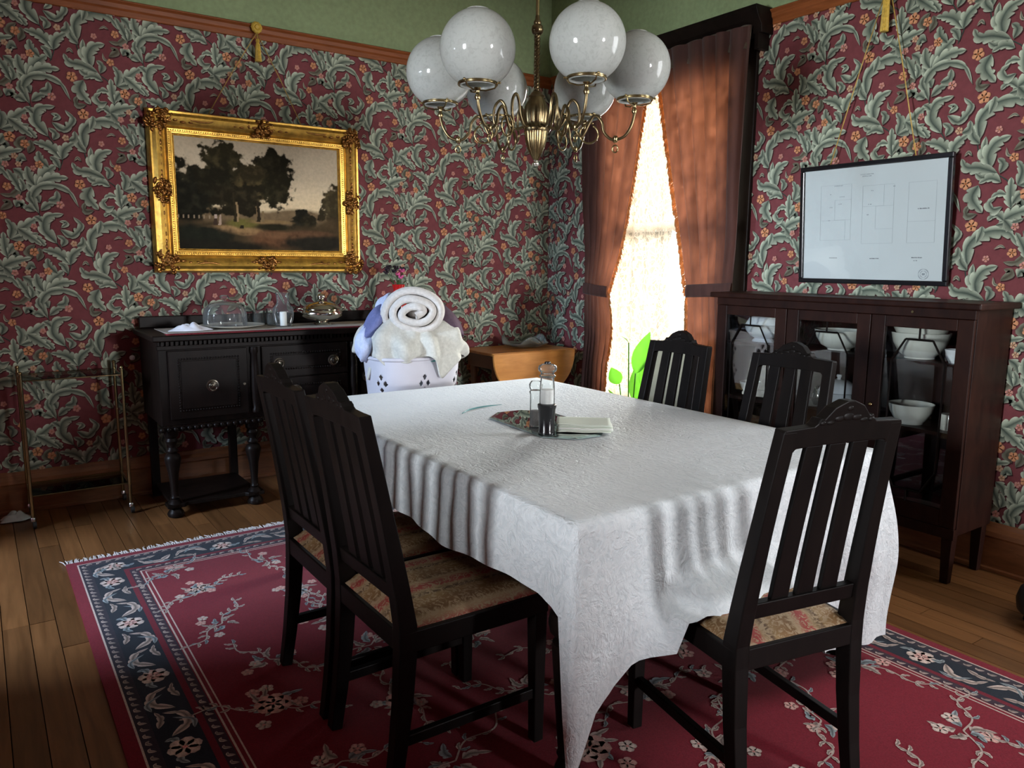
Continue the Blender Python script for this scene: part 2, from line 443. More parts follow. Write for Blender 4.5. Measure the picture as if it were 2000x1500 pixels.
def papered_wall(name, u0, u1, v0, v1, phase, hole, place, zf0, zf1):
    """wall face with paper from v0..v1 and green frieze zf0..zf1; place(u, v, d)->xyz"""
    mb = MB(); C = []
    def flat(a, b, c, d, col):
        if c == 0: c = -.06
        if b-a < 1e-6 or d-c < 1e-6: return
        mb.add([place(a, c, 0), place(b, c, 0), place(b, d, 0), place(a, d, 0)], [(0, 1, 2, 3)])
        C.extend([col]*4)
    ground = (.168, .042, .048); green = (.27, .345, .18)
    cur = u0
    for h0, h1, g0, g1 in sorted(hole or ()):
        flat(cur, h0, v0, v1, ground); flat(h0, h1, v0, g0, ground); flat(h0, h1, g1, v1, ground); cur = h1
    flat(cur, u1, v0, v1, ground)
    flat(u0, u1, zf0, zf1, green)
    i0 = int((u0-phase[0])/TS)-2; i1 = int((u1-phase[0])/TS)+2; j0 = int((v0-phase[1])/TS)-3; j1 = int((v1-phase[1])/TS)+3
    V = []; CC = []; Q = []; n = 0
    for i in range(i0, i1+1):
        for j in range(j0, j1+1):
            ox = phase[0]+i*TS; oy = phase[1]+j*TS+(TS/2 if i % 2 else 0)
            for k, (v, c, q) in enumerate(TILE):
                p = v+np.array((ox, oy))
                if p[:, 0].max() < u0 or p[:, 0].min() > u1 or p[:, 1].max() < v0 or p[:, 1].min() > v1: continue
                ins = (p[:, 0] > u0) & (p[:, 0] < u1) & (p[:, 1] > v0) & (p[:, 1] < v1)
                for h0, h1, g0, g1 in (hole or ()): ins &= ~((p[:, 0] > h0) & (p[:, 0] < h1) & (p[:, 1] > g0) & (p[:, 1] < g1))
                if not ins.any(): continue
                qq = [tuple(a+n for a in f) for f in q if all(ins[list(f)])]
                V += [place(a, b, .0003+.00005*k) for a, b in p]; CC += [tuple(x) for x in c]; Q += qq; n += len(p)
    k = len(mb.v); mb.v += V; mb.f += [tuple(a+k for a in f) for f in Q]
    C += CC
    mb.col = np.concatenate([np.array(C), np.ones((len(C), 1))], 1)
    return tag(mb.build(name, M_wall), kind='structure')

RAIL0, RAIL1 = 2.668, 2.75
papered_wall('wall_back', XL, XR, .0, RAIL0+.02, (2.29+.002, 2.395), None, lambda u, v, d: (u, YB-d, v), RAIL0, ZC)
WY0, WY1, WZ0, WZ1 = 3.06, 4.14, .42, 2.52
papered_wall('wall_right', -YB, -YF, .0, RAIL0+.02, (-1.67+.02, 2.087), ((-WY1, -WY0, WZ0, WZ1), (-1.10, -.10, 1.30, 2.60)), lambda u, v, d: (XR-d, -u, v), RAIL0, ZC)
# walls behind the camera, with their windows
def wall_open(name, fixed, axis, a0, a1, holes, inward):
    mb = MB(); th = .12
    cuts = sorted(holes); cur = a0
    def slab(p, q, z0, z1):
        if q-p < 1e-4: return
        if axis == 'x': mb.box((p, min(fixed, fixed-th*inward), z0), (q, max(fixed, fixed-th*inward), z1))
        else: mb.box((min(fixed, fixed-th*inward), p, z0), (max(fixed, fixed-th*inward), q, z1))
    for (p, q, z0, z1) in cuts:
        slab(cur, p, 0, ZC); slab(p, q, 0, z0); slab(p, q, z1, ZC); cur = q
    slab(cur, a1, 0, ZC)
    return tag(mb.build(name, M_plainwall), kind='structure')
wall_open('wall_left', XL, 'y', YF, YB, [(-.35, 2.05, .92, 2.10), (3.13, 3.97, .0, 1.95)], 1)  # half wall under the hall opening added to keep light off the floor
wall_open('wall_front', YF, 'x', XL, XR, [(1.85, 3.70, .0, 2.25)], 1)
# side room seen through the opening in the left wall
sm = MB(); sm.box((-2.92, 2.9, 0), (-2.80, 3.18, ZC)); sm.box((-2.92, 3.76, 0), (-2.80, 4.9, ZC)); sm.box((-2.92, 3.18, 0), (-2.80, 3.76, .80)); sm.box((-2.92, 3.18, 2.30), (-2.80, 3.76, ZC))
sm.box((-2.80, 2.80, 0), (XL-.12, 2.9, ZC)); sm.box((-2.80, 4.8, 0), (XL-.12, 4.9, ZC)); sm.box((-2.80, 2.9, ZC-.1), (XL-.12, 4.8, ZC)); sm.box((-2.80, 2.9, -.06), (XL, 4.8, -.002))
tag(sm.build('wall_side_room', M_plainwall), kind='structure')
# hall beyond the second opening, with its own window
hm = MB(); hm.box((-4.80, -.9, 0), (-4.66, .02, 2.6)); hm.box((-4.80, .98, 0), (-4.66, 2.3, 2.6)); hm.box((-4.80, .02, 0), (-4.66, .98, .83)); hm.box((-4.80, .02, 2.07), (-4.66, .98, 2.6))
hm.box((-4.66, -.9, 0), (XL-.12, -.8, 2.6)); hm.box((-4.66, 2.2, 0), (XL-.12, 2.3, 2.6)); hm.box((-4.66, -.8, 2.5), (XL-.12, 2.2, 2.6)); hm.box((-4.66, -.8, -.06), (XL, 2.2, -.002))
tag(hm.build('wall_hall', M_plainwall), kind='structure')
# second parlour behind the camera, open to this room, with its window at the far end
qm = MB(); qm.box((.4, -8.15, 0), (2.8, -8.02, 2.7)); qm.box((3.8, -8.15, 0), (4.2, -8.02, 2.7)); qm.box((2.8, -8.15, 0), (3.8, -8.02, .93)); qm.box((2.8, -8.15, 2.17), (3.8, -8.02, 2.7))
qm.box((.4, -8.02, 0), (.5, YF-.12, 2.7)); qm.box((4.1, -8.02, 0), (4.2, YF-.12, 2.7)); qm.box((.4, -8.02, 2.6), (4.2, YF-.12, 2.7)); qm.box((.4, -8.02, -.06), (4.2, YF, -.002))
tag(qm.build('wall_parlour', M_plainwall), kind='structure')
def sash_window(name, fixed, axis, p, q, z0, z1, inward, blind=False):
    """painted sash set in a wall opening"""
    root = bpy.data.objects.new(name, None); COL.objects.link(root); root['kind'] = 'structure'
    def bx(mb, a, b, c, d, t0, t1):
        if axis == 'x': mb.box((a, min(t0, t1), c), (b, max(t0, t1), d))
        else: mb.box((min(t0, t1), a, c), (max(t0, t1), b, d))
    d0, d1 = fixed-.03*inward, fixed-.09*inward
    for a, b, c, d in ((p, p+.05, z0, z1), (q-.05, q, z0, z1), (p+.05, q-.05, z0, z0+.06), (p+.05, q-.05, z1-.05, z1), (p+.05, q-.05, (z0+z1)/2-.025, (z0+z1)/2+.025)):
        mb = MB(); bx(mb, a, b, c, d, d0, d1); mb.build('sash_bar', M_white, root)
    for c, d in ((z0+.06, (z0+z1)/2-.025), ((z0+z1)/2+.025, z1-.05)):
        mb = MB(); bx(mb, p+.05, q-.05, c, d, fixed-.06*inward, fixed-.064*inward); mb.build('pane', M_glass, root)
    if blind:
        mb = MB(); bx(mb, p, q, z0, z1, fixed-.10*inward, fixed-.105*inward); mb.build('added_sun_blind', M_white, root)  # opaque sheet added to stop the sun lamp entering here
    return root
sash_window('window_2', -2.80, 'y', 3.18, 3.76, .80, 2.30, 1)
sash_window('window_3', -4.66, 'y', .02, .98, .83, 2.07, 1)
sash_window('added_window', XR, 'y', .10, 1.10, 1.30, 2.60, -1, True)  # unseen window added around the tabletop lamp
sash_window('window_4', -8.02, 'x', 2.8, 3.8, .93, 2.17, 1)
tag(MB().box((XL, YF, ZC), (XR, YB, ZC+.1)).build('ceiling', M_ceil), kind='structure')

# floor: subfloor with separate boards running towards the back wall
fl = tag(MB().box((XL-.1, YF-.1, -.06), (XR+.1, YB+.1, -.018)).build('floor', M_sub), kind='structure')
rnd = random.Random(4)
bw = .086; x = XL+.002; nb = 0
while x < XR-.01:
    x1 = min(x+bw, XR); y = YF
    while y < YB-.01:
        ln = rnd.uniform(1.1, 2.6); y1 = min(y+ln, YB)
        if YB-y1 < .4: y1 = YB
        g = .0014
        mb = MB().box((x+g, y+g, -.018), (x1-g, y1-g, rnd.uniform(-.0008, .0)))
        mb.build('floorboard', M_floor, fl); nb += 1; y = y1
    x = x1
# baseboards, picture rails
def profile_run(name, prof, axis, a, b, fixed, mat, kind='structure'):
    """prof: (depth from wall, z) closed polygon"""
    mb = MB()
    if axis == 'x': mb.prism([(fixed-d, z) for d, z in prof], 'x', a, b)
    else: mb.prism([(fixed-d, z) for d, z in prof], 'y', a, b)
    o = mb.build(name, mat, None, bevel=.002); o['kind'] = kind; return o
bbp = [(0, 0), (.028, 0), (.028, .015), (.020, .02), (.020, .155), (.026, .165), (.024, .185), (.012, .205), (.008, .225), (0, .23)]
profile_run('baseboard_back', bbp, 'x', XL, XR, YB, M_base)
profile_run('baseboard_right', bbp, 'y', YF, YB-.03, XR, M_base)
rp = [(0, RAIL0), (.010, RAIL0+.004), (.012, RAIL0+.03), (.022, RAIL0+.04), (.026, RAIL0+.06), (.040, RAIL0+.072), (.040, RAIL1-.006), (.03, RAIL1), (0, RAIL1)]
profile_run('trim_1', rp, 'x', XL, XR, YB, M_trim)
profile_run('trim_2', rp, 'y', YF, 2.86, XR, M_trim)
profile_run('trim_3', rp, 'y', 4.36, YB-.04, XR, M_trim)
# ------------------------------------------------------------------ rug
RX0, RX1, RY0, RY1, RZ = .24, 2.78, -.30, 3.84, .011
def make_rug():
    rr = random.Random(11)
    root = thing('area_rug', 'crimson floral wool rug with navy border under the dining table', 'rug', ((RX0+RX1)/2, (RY0+RY1)/2, 0), world=True)
    mb = MB(); C = []
    RED, MAR, NAVY, CRM = (.185, .010, .022), (.155, .010, .022), (.013, .018, .028), (.55, .43, .38)
    BLU, PNK, ROSE = (.30, .34, .36), (.56, .32, .28), (.60, .24, .22)
    def rect(a, b, c, d, z, col):
        mb.add([(a, c, z), (b, c, z), (b, d, z), (a, d, z)], [(0, 1, 2, 3)]); C.extend([col]*4)
    def ring(o, i, z, col):
        a, b, c, d = RX0+o, RX1-o, RY0+o, RY1-o; e, f, g, h = RX0+i, RX1-i, RY0+i, RY1-i
        rect(a, b, c, g, z, col); rect(a, b, h, d, z, col); rect(a, e, g, h, z, col); rect(f, b, g, h, z, col)
    k = len(mb.v); mb.box((RX0, RY0, .0005), (RX1, RY1, RZ)); C.extend([RED]*8)
    e = .0004
    ring(.040, .046, RZ+e, CRM); ring(.046, .085, RZ+e, (.03, .024, .035)); ring(.085, .205, RZ+e, NAVY); ring(.205, .225, RZ+e, MAR)
    ring(.225, .258, RZ+e, (.04, .022, .035)); ring(.262, .268, RZ+e, CRM); ring(.280, .285, RZ+e, CRM)
    lay = [0]
    def put(m, ox, oy, rot=0, s=1):
        v, c, q = m; lay[0] = (lay[0]+1) % 12; z = RZ+2*e+.00006*lay[0]
        ca, sa = math.cos(rot)*s, math.sin(rot)*s; b = len(mb.v)
        for x, y in v: mb.v.append((ox+x*ca-y*sa, oy+x*sa+y*ca, z))
        mb.f.extend(tuple(i+b for i in f) for f in q); C.extend(tuple(t) for t in c)
    def rl(pts, w, nl, col, dark=.5):
        v, c, q = leaf(pts, w, w, nl); g = np.clip(c.mean(1)/.33, .25, 1.1)
        return v, np.outer(g, np.array(col)), q
    def guard(o, size, col):                # little hooked motifs of the guard stripes
        for side in range(4):
            L = (RX1-RX0 if side < 2 else RY1-RY0)-2*o; n = int(L/(size*1.5))
            for i in range(n):
                t = (i+.5)/n*L+o
                p = ((RX0+t, RY0+o), (RX0+t, RY1-o), (RX0+o, RY0+t), (RX1-o, RY0+t))[side]
                col2 = col if i % 2 else tuple(np.array(col)*.75)
                put(rl([(-.5*size, -.35*size), (0, .3*size), (.5*size, .1*size)], size*.28, 2, col2), p[0], p[1], (0 if side < 2 else PI/2)+rr.uniform(-.3, .3))
    guard(.066, .026, CRM); guard(.243, .026, CRM)
    # navy band: cream roses and scrolling leaves
    for side in range(4):
        o = .145; L = (RX1-RX0 if side < 2 else RY1-RY0)-2*.1; n = int(L/.15); base = (0, PI, PI/2, -PI/2)[side]
        for i in range(n):
            t = (i+.5)/n*L+.1
            x, y = ((RX0+t, RY0+o), (RX0+t, RY1-o), (RX0+o, RY0+t), (RX1-o, RY0+t))[side]
            if i % 3 == 0:
                put(flower(0, 0, .047, CRM, 6, rr.random(), ROSE), x, y); put(flower(0, 0, .024, PNK, 5, 1, CRM), x, y)
                for a in (.4, 2.7): put(rl([(.03*math.cos(a), .03*math.sin(a)), (.06*math.cos(a), .05*math.sin(a)), (.08*math.cos(a+.4), .06*math.sin(a+.4))], .014, 2, BLU), x, y, base)
            else:
                s = 1 if i % 2 else -1
                put(rl([(-.08, -.02*s), (-.03, .035*s), (.03, .03*s), (.06, -.02*s)], .020, 4, CRM), x, y, base)
                put(rl([(-.02, -.045*s), (.03, -.03*s), (.075, -.04*s)], .014, 3, tuple(np.array(CRM)*.8)), x, y, base)
                put(rl([(-.07, .045*s), (-.02, .05*s), (.02, .0)], .010, 2, BLU), x, y, base)
    # field sprays
    def tendril(x, y, a, ln, sgn):
        pts = [(0, 0), (ln*.35, .10*ln*sgn), (ln*.7, -.06*ln*sgn), (ln, .10*ln*sgn)]
        v, c, q = stemline(pts, .0028, CRM); put((v, np.tile(np.array(CRM)*.8, (len(v), 1)), q), x, y, a)
        P = cr_spline(pts, 7)
        for i in range(1, 7):
            for sg in (-1, 1):
                if rr.random() < .75: put(rl([(P[i][0], P[i][1]), (P[i][0]+.014, P[i][1]+.014*sg), (P[i][0]+.03, P[i][1]+.018*sg)], .008, 2, CRM if rr.random() < .7 else BLU), x, y, a)
    def spray(x, y, a, s, big):
        for j in range(7 if big else 5):
            b = a+j*2*PI/(7 if big else 5)+rr.uniform(-.3, .3); r = rr.uniform(.05, .10)*s
            put(rl([(.02, 0), (r*.6, .012), (r*1.25, -.004)], .020*s, 3, BLU if j % 2 else tuple(np.array(CRM)*.85)), x, y, b, 1)
        if big:
            put(flower(0, 0, .062*s, PNK, 7, rr.random(), ROSE), x, y); put(flower(0, 0, .038*s, (.62, .42, .36), 6, rr.random(), ROSE), x, y)
        for j in range(4 if big else 3):
            b = rr.uniform(0, 2*PI); r = rr.uniform(.06, .13)*s
            put(flower(r*math.cos(b), r*math.sin(b), .026*s, PNK if rr.random() < .5 else CRM, 5, rr.random(), ROSE), x, y)
        tendril(x, y, a+.5, .26*s, 1); tendril(x, y, a+PI+.3, .24*s, -1)
    gx = np.arange(RX0+.45, RX1-.35, .33); gy = np.arange(RY0+.45, RY1-.38, .34)
    for i, xx in enumerate(gx):
        for j, yy in enumerate(gy):
            spray(xx+rr.uniform(-.05, .05), yy+rr.uniform(-.05, .05)+(.16 if i % 2 else 0), rr.uniform(0, 6.28), rr.uniform(.75, 1.1), (i+j) % 3 == 0)
    for cx, cy, a in ((RX0+.36, RY1-.36, .2), (RX1-.36, RY1-.36, 2.0), (RX0+.36, RY0+.36, 4), (RX1-.36, RY0+.36, 5)): spray(cx, cy, a, .8, False)
    mb.col = np.concatenate([np.array(C), np.ones((len(C), 1))], 1)
    mb.build('pile', M_rug, root)
    fr = MB()
    for yy, sg in ((RY1, 1), (RY0, -1)):
        xx = RX0
        while xx < RX1:
            ln = rr.uniform(.035, .075); dx = rr.uniform(-.02, .02)
            fr.tube([(xx, yy-.004*sg, .007), (xx+dx*.4, yy+ln*.5*sg, .009), (xx+dx, yy+ln*sg, .004)], [.0026, .003, .0014], 5)
            xx += rr.uniform(.0035, .006)
    f = fr.build('fringe', plain('ivory_cotton_fringe', (.62, .56, .54), .9, var=.15), root, smooth=True, label='ivory knotted cotton fringe'); f['kind'] = 'stuff'
make_rug()

# ------------------------------------------------------------------ dining table and cloth
TX0, TX1, TY0, TY1, TZ = 1.13, 2.47, 1.345, 3.30, .760
tb = thing('dining_table', 'dark turned-leg dining table standing under the white damask cloth', 'table', ((TX0+TX1)/2, (TY0+TY1)/2, RZ+.001), world=True)
MB().box((TX0+.005, TY0+.005, .722), (TX1-.005, TY1-.005, TZ-.004)).build('tabletop', M_dark, tb, bevel=.004)
for a, b in (((TX0+.06, TY0+.06, .65), (TX1-.06, TY0+.085, .7215)), ((TX0+.06, TY1-.085, .65), (TX1-.06, TY1-.06, .7215)), ((TX0+.06, TY0+.086, .65), (TX0+.085, TY1-.086, .7215)), ((TX1-.085, TY0+.086, .65), (TX1-.06, TY1-.086, .7215))):
    MB().box(a, b).build('apron', M_dark, tb, bevel=.003)
legp = [(.030, 0), (.036, .02), (.034, .05), (.024, .075), (.030, .09), (.026, .10), (.028, .12), (.034, .20), (.043, .33), (.047, .385), (.045, .40), (.030, .408), (.033, .414), (.052, .43), (.057, .455), (.052, .482), (.036, .495), (.036, .503), (.046, .512), (.046, .52), (.034, .527), (.040, .545), (.050, .57), (.052, .60), (.052, .65)]
for lx in (TX0+.050, TX1-.055):
    for ly in (TY0+.075, TY1-.075):
        mb = MB().lathe([(r, z+RZ+.0024) for r, z in legp], (lx, ly, 0), 24); mb.box((lx-.042, ly-.042, .648), (lx+.042, ly+.042, .7215))
        mb.build('leg', M_dark, tb, smooth=40)

# cloth: one continuous sheet, flat on the top, falling in folds over the edges
CH_END = (1.62, 1.07, math.radians(-11))      # chair at the near end of the table
def hem_near(x):                              # height of the hem along the near side
    return float(np.interp(x, (1.10, 1.14, 1.19, 1.29, 1.38, 1.50, 1.86, 1.98, 2.16, 2.50), (.09, .12, .28, .35, .40, .483, .483, .30, .13, .10)))
def smooth01(t): t = max(0, min(1, t)); return t*t*(3-2*t)
def make_cloth():
    mb = MB(); rr = random.Random(3)
    nx, ny = 70, 96
    zt = TZ
    def top(u, v):
        x = TX0+(TX1-TX0)*u; y = TY0+(TY1-TY0)*v
        e = min(x-TX0, TX1-x, y-TY0, TY1-y)
        dz = -.004*(1-smooth01(e/.02))+.0016*mnoise.noise(Vector((x*4, y*9, 1.3)))*smooth01(e/.05)
        dz += .0035*math.exp(-((x-1.55)/.012)**2)*.2+.0022*max(0, math.sin((y*1.0+x*.3)*17))**8*smooth01(e/.05)*.5
        return (x, y, zt+dz+.001)
    mb.grid(top, nx, ny)
    # perimeter: starts at left far corner, goes along left side to near, near side to the right, right side back, far side
    per = []
    L = ny; 
    for j in range(ny, -1, -1): per.append((TX0, TY0+(TY1-TY0)*j/ny, -1, 0))
    for i in range(1, nx+1): per.append((TX0+(TX1-TX0)*i/nx, TY0, 0, -1))
    for j in range(1, ny+1): per.append((TX1, TY0+(TY1-TY0)*j/ny, 1, 0))
    for i in range(nx-1, 0, -1): per.append((TX0+(TX1-TX0)*i/nx, TY1, 0, 1))
    NP = len(per); rows = 30
    idx0 = []
    for (x, y, a, b) in per:
        i = round((x-TX0)/(TX1-TX0)*nx); j = round((y-TY0)/(TY1-TY0)*ny); idx0.append(j*(nx+1)+i)
    CR = .10
    rowsidx = [idx0]
    for r in range(1, rows+1):
        t = r/rows; cur = []
        for k, (x, y, a, b) in enumerate(per):
            # outward direction, turned through the corner
            dl = x-TX0; dr = TX1-x; dn = y-TY0; df = TY1-y
            ox = oy = 0.0
            if a == -1 or dl < CR and b: ox -= 1 if a == -1 else smooth01(1-dl/CR)*.9
            if a == 1 or dr < CR and b: ox += 1 if a == 1 else smooth01(1-dr/CR)*.9
            if b == -1 or dn < CR and a: oy -= 1 if b == -1 else smooth01(1-dn/CR)*.9
            if b == 1 or df < CR and a: oy += 1 if b == 1 else smooth01(1-df/CR)*.9
            n = math.hypot(ox, oy); ox /= n; oy /= n
            # hem height
            if a == -1:
                hz = .537+.012*math.sin(y*9)
                if dn < .045: hz = .537-(.537-.09)*smooth01(1-dn/.045)
            elif b == -1: hz = hem_near(x)
            elif a == 1:
                hz = .50
                if dn < .35: hz = .50-(.50-.10)*smooth01(1-dn/.35)
            else: hz = .50
            z = zt+.001-(zt-hz)*t
            drop = zt-z
            # folds
            amp = .0; wv = 0
            if a == -1:
                amp = .0125*smooth01(drop/.16)*(.3+.7*smooth01(dn/.3)); wv = math.sin(y*41+2.6*math.sin(y*5.3))*.6+math.sin(y*19+2)*.6
            elif b == -1:
                amp = .030*smooth01(drop/.35); wv = math.sin(x*24+1.0+.8*math.sin(x*9))*.7+.5*math.sin(x*51)
                amp *= .35+.65*smooth01(abs(x-1.2)/.4)
            else:
                amp = .022*smooth01(drop/.3); wv = math.sin((x+y)*30)+.4*math.sin((x+y)*61)
            out = .010*smooth01(drop/.03)+.012*smooth01(drop/.3)+amp*(wv*.5+.35)
            corner = max(0, 1-min(abs(x-TX0), abs(x-TX1))/.12)*max(0, 1-min(abs(y-TY0), abs(y-TY1))/.12)
            out += .045*corner*smooth01(drop/.4)*(1-.5*smooth01((drop-.3)/.35))
            if b == -1 and 1.30 < x < 1.98:             # pushed out over the seat of the end chair
                q = smooth01((x-1.30)/.14)*smooth01((1.98-x)/.14)
                out += q*(.115*smooth01((t-.62)/.38)**1.3)
                z = max(z, .487+.004*math.sin(x*40))if (t > .8 and q > .6) else z
            px, py = x+ox*out, y+oy*out
            px += .004*mnoise.noise(Vector((x*8, y*8, z*9))); py += .004*mnoise.noise(Vector((x*8+5, y*8, z*9)))
            cur.append(len(mb.v)); mb.v.append((px, py, z))
        prev = rowsidx[-1]
        for k in range(NP):
            k2 = (k+1) % NP; mb.f.append((prev[k], cur[k], cur[k2], prev[k2]))
        rowsidx.append(cur)
    mt, nt, b = nodes_of('white_damask_cloth')
    v = coords(nt); setin(b, Roughness=.62); b.inputs['Specular IOR Level'].default_value = .3; b.inputs['Sheen Weight'].default_value = .15
    f1 = noise(nt, v, 26, 3, .6, 2.4); f2 = noise(nt, coords(nt, (1.6, .45, 1)), 34, 4, .6, 1.2); 
    nt.links.new(ramp(nt, f1, [(.40, (.53, .56, .585)), (.56, (.60, .62, .64))]), b.inputs['Base Color'])
    nt.links.new(ramp(nt, f1, [(.42, (.42,)*3), (.55, (.72,)*3)]), b.inputs['Roughness'])
    ad = nt.nodes.new('ShaderNodeMath'); ad.operation = 'MULTIPLY_ADD'; ad.inputs[1].default_value = 1.0
    nt.links.new(f2, ad.inputs[0]); nt.links.new(f1, ad.inputs[2]); bump(nt, b, ad.outputs[0], .6, .010)
    o = mb.build('tablecloth', mt, None, smooth=True)
    tag(o, 'white damask tablecloth draped over the dining table to uneven hems', 'tablecloth')
make_cloth()

# ------------------------------------------------------------------ dining chairs
mt, nt, b = nodes_of('striped_brocade_seat')
tc = nt.nodes.new('ShaderNodeTexCoord'); sp = nt.nodes.new('ShaderNodeSeparateXYZ'); nt.links.new(tc.outputs['Object'], sp.inputs[0])
ma = nt.nodes.new('ShaderNodeMath'); ma.operation = 'MULTIPLY_ADD'; ma.inputs[1].default_value = 6.2; ma.inputs[2].default_value = .13; nt.links.new(sp.outputs['X'], ma.inputs[0])
nz = noise(nt, coords(nt), 55, 4, .6, 1.5)
m2 = nt.nodes.new('ShaderNodeMath'); m2.operation = 'MULTIPLY_ADD'; m2.inputs[1].default_value = .10; nt.links.new(nz, m2.inputs[0]); nt.links.new(ma.outputs[0], m2.inputs[2])
fr_ = nt.nodes.new('ShaderNodeMath'); fr_.operation = 'FRACT'; nt.links.new(m2.outputs[0], fr_.inputs[0])
stripe = ramp(nt, fr_.outputs[0], [(0, (.19, .10, .035)), (.18, (.13, .065, .02)), (.24, (.30, .21, .115)), (.40, (.24, .026, .022)), (.52, (.28, .038, .03)), (.58, (.28, .19, .095)), (.70, (.07, .035, .014)), (.78, (.23, .14, .055)), (.95, (.19, .10, .035))])
mx = nt.nodes.new('ShaderNodeMix'); mx.data_type = 'RGBA'
nt.links.new(ramp(nt, noise(nt, coords(nt), 38, 3, .6, 3.0), [(.50, (0, 0, 0)), (.56, (1, 1, 1))]), mx.inputs[0])
nt.links.new(stripe, mx.inputs[6]); mx.inputs[7].default_value = (.31, .22, .13, 1); nt.links.new(mx.outputs[2], b.inputs['Base Color'])
setin(b, Roughness=.75); bump(nt, b, nz, .3, .002)
M_seat = mt
def make_chair(label, wood_mat=M_black, panel=None):
    c = thing('dining_chair', label, 'chair')
    tz = .993                                          # shoulder height
    def lean(z): return -.205-.092*max(0, (z-.46)/.54)**1.15 if z > .46 else -.205-.045*max(0, (.40-z)/.40)**1.5
    def tp(z): return 1-.135*max(0, (z-.46)/.54)          # the back narrows upwards
    for s in (-1, 1):
        mb = MB(); zs = [0, .12, .25, .40, .46, .55, .65, .75, .85, tz+.006]
        mb.beam([(s*.186*tp(z), lean(z), z) for z in zs], [.036, .038, .040, .042, .042, .042, .041, .040, .039, .038], [.034, .038, .044, .050, .050, .044, .040, .036, .034, .032])
        mb.build('rear_post', wood_mat, c, bevel=.003)
        mb = MB(); mb.beam([(s*.192, .205, 0), (s*.192, .205, .2), (s*.192, .205, .40)], [.032, .036, .042], [.032, .036, .042])
        mb.build('front_leg', wood_mat, c, bevel=.003)
        mb = MB(); mb.beam([(s*.187, -.212, .15), (s*.191, .189, .15)], .020, .030); mb.build('stretcher', wood_mat, c, bevel=.003)
    # crest rail
    half = [(.206, .945), (.206, 1.000), (.110, 1.004), (.100, 1.010), (.092, 1.022), (.080, 1.019), (.070, 1.028), (.052, 1.044), (.030, 1.052), (.012, 1.058)]
    out = [(x, z) for x, z in half]+[(-x, z) for x, z in reversed(half)]
    und = [(-.166, .945), (-.158, .953), (-.10, .956), (.10, .956), (.158, .953), (.166, .945)]
    mb = MB().prism(out+und, 'y', -.016, .016)
    mb.v = [(x*tp(1.0), y+lean(z), z) for x, y, z in mb.v]
    mb.build('crest_rail', wood_mat, c, bevel=.003)
    for s2 in (-1, 1):                                   # carved spray on the crest, both faces
        orn = MB()
        for (ox, oz, rx, rz_) in ((0, 1.022, .016, .011), (.030, 1.018, .015, .008), (-.030, 1.018, .015, .008), (.058, 1.010, .012, .006), (-.058, 1.010, .012, .006), (0, 1.041, .009, .007), (.085, 1.010, .009, .006), (-.085, 1.010, .009, .006)):
            orn.sph((ox*.87, lean(oz)+s2*.0152, oz), (rx*1.15, .0028, rz_), 10, 6)
        orn.build('carved_ornament', wood_mat, c, smooth=True)
    mb = MB().box((-.166, -.013, .520), (.166, .013, .562)); mb.v = [(x*tp(z), y+lean(z), z) for x, y, z in mb.v]; mb.build('lower_rail', wood_mat, c, bevel=.003)
    if panel is None:
        for cx in (-.081, 0, .081):
            mb = MB(); zs = [.561, .65, .75, .85, .955]; mb.beam([(cx*tp(z), lean(z), z) for z in zs], [.055*tp(z) for z in zs], .014); mb.build('slat', wood_mat, c, bevel=.002)
    else:
        def pf(u, v):
            z = .565+.385*v; x = (-.163+.326*u)*tp(z); return (x, lean(z)+.004+.012*math.sin(PI*u)*math.sin(PI*v), z)
        mb = MB().grid(pf, 12, 12); mb.build('back_panel', panel, c, smooth=True, solid=.012)
    # seat frame
    mb = MB(); P = [(-.207, -.228), (.207, -.228), (.214, .228), (-.214, .228)]
    Q = [(x*.86, y*.86) for x, y in P]
    for i in range(4):
        j = (i+1) % 4
        mb.prism([P[i], P[j], Q[j], Q[i]], 'z', .392, .448)
    mb.build('seat_frame', wood_mat, c, bevel=.003)
    def sf(u, v):
        y = -.215+.43*v; hw = .192+.006*v; x = -hw+2*hw*u
        e = min(u, 1-u, v, 1-v); return (x, y, .446+.026*smooth01(e/.12)+.006*math.sin(PI*u)*math.sin(PI*v))
    mb = MB().grid(sf, 22, 22); mb.build('seat', M_seat, c, smooth=True, solid=.004, label='striped red and gold brocade seat pad')
    return c
grp = 'dining chairs at the clothed table'
ch = make_chair('black slat-back dining chair at near end of table, cloth lying on its seat'); ch['group'] = grp
def put_chair(o, x, y, rz, label=None):
    o.location = (x, y, RZ+.0024); o.rotation_euler = (0, 0, rz)
    if label: o['label'] = label
def rear_at(x, y, rz):                       # rear line of the chair given -> origin
    return (x-(-.205)*(-math.sin(rz)), y-(-.205)*math.cos(rz))
a = CH_END[2]; x0, y0 = rear_at(CH_END[0], CH_END[1], a); put_chair(ch, x0, y0, a)
for (x, y, rz, lb) in ((.815, 1.812, -PI/2+.005, 'black slat-back dining chair on left side of table, nearest the camera'),
                   (.815, 2.250, -PI/2-.005, 'black slat-back dining chair on left side of table, next to the sideboard'),
                   (2.545, 1.835, PI/2+.02, 'black slat-back dining chair in front of the china cabinet'),
                   (2.545, 2.435, PI/2-.02, 'black slat-back dining chair in front of the bright window'),
                   (1.965, 3.875, PI+.02, 'black slat-back dining chair carrying the laundry basket')):
    o = copy_tree(ch); xx, yy = rear_at(x, y, rz); put_chair(o, xx, yy, rz, lb)
M_beige = plain('beige_upholstery', (.33, .31, .22), .85, var=.08)
o = make_chair('dark carved chair with beige panel back beside the window drape', M_dark, M_beige)
xx, yy = rear_at(3.18, 3.035, PI/2); put_chair(o, xx, yy, PI/2); o.scale = (1, 1, .93); o.location.z = .0015
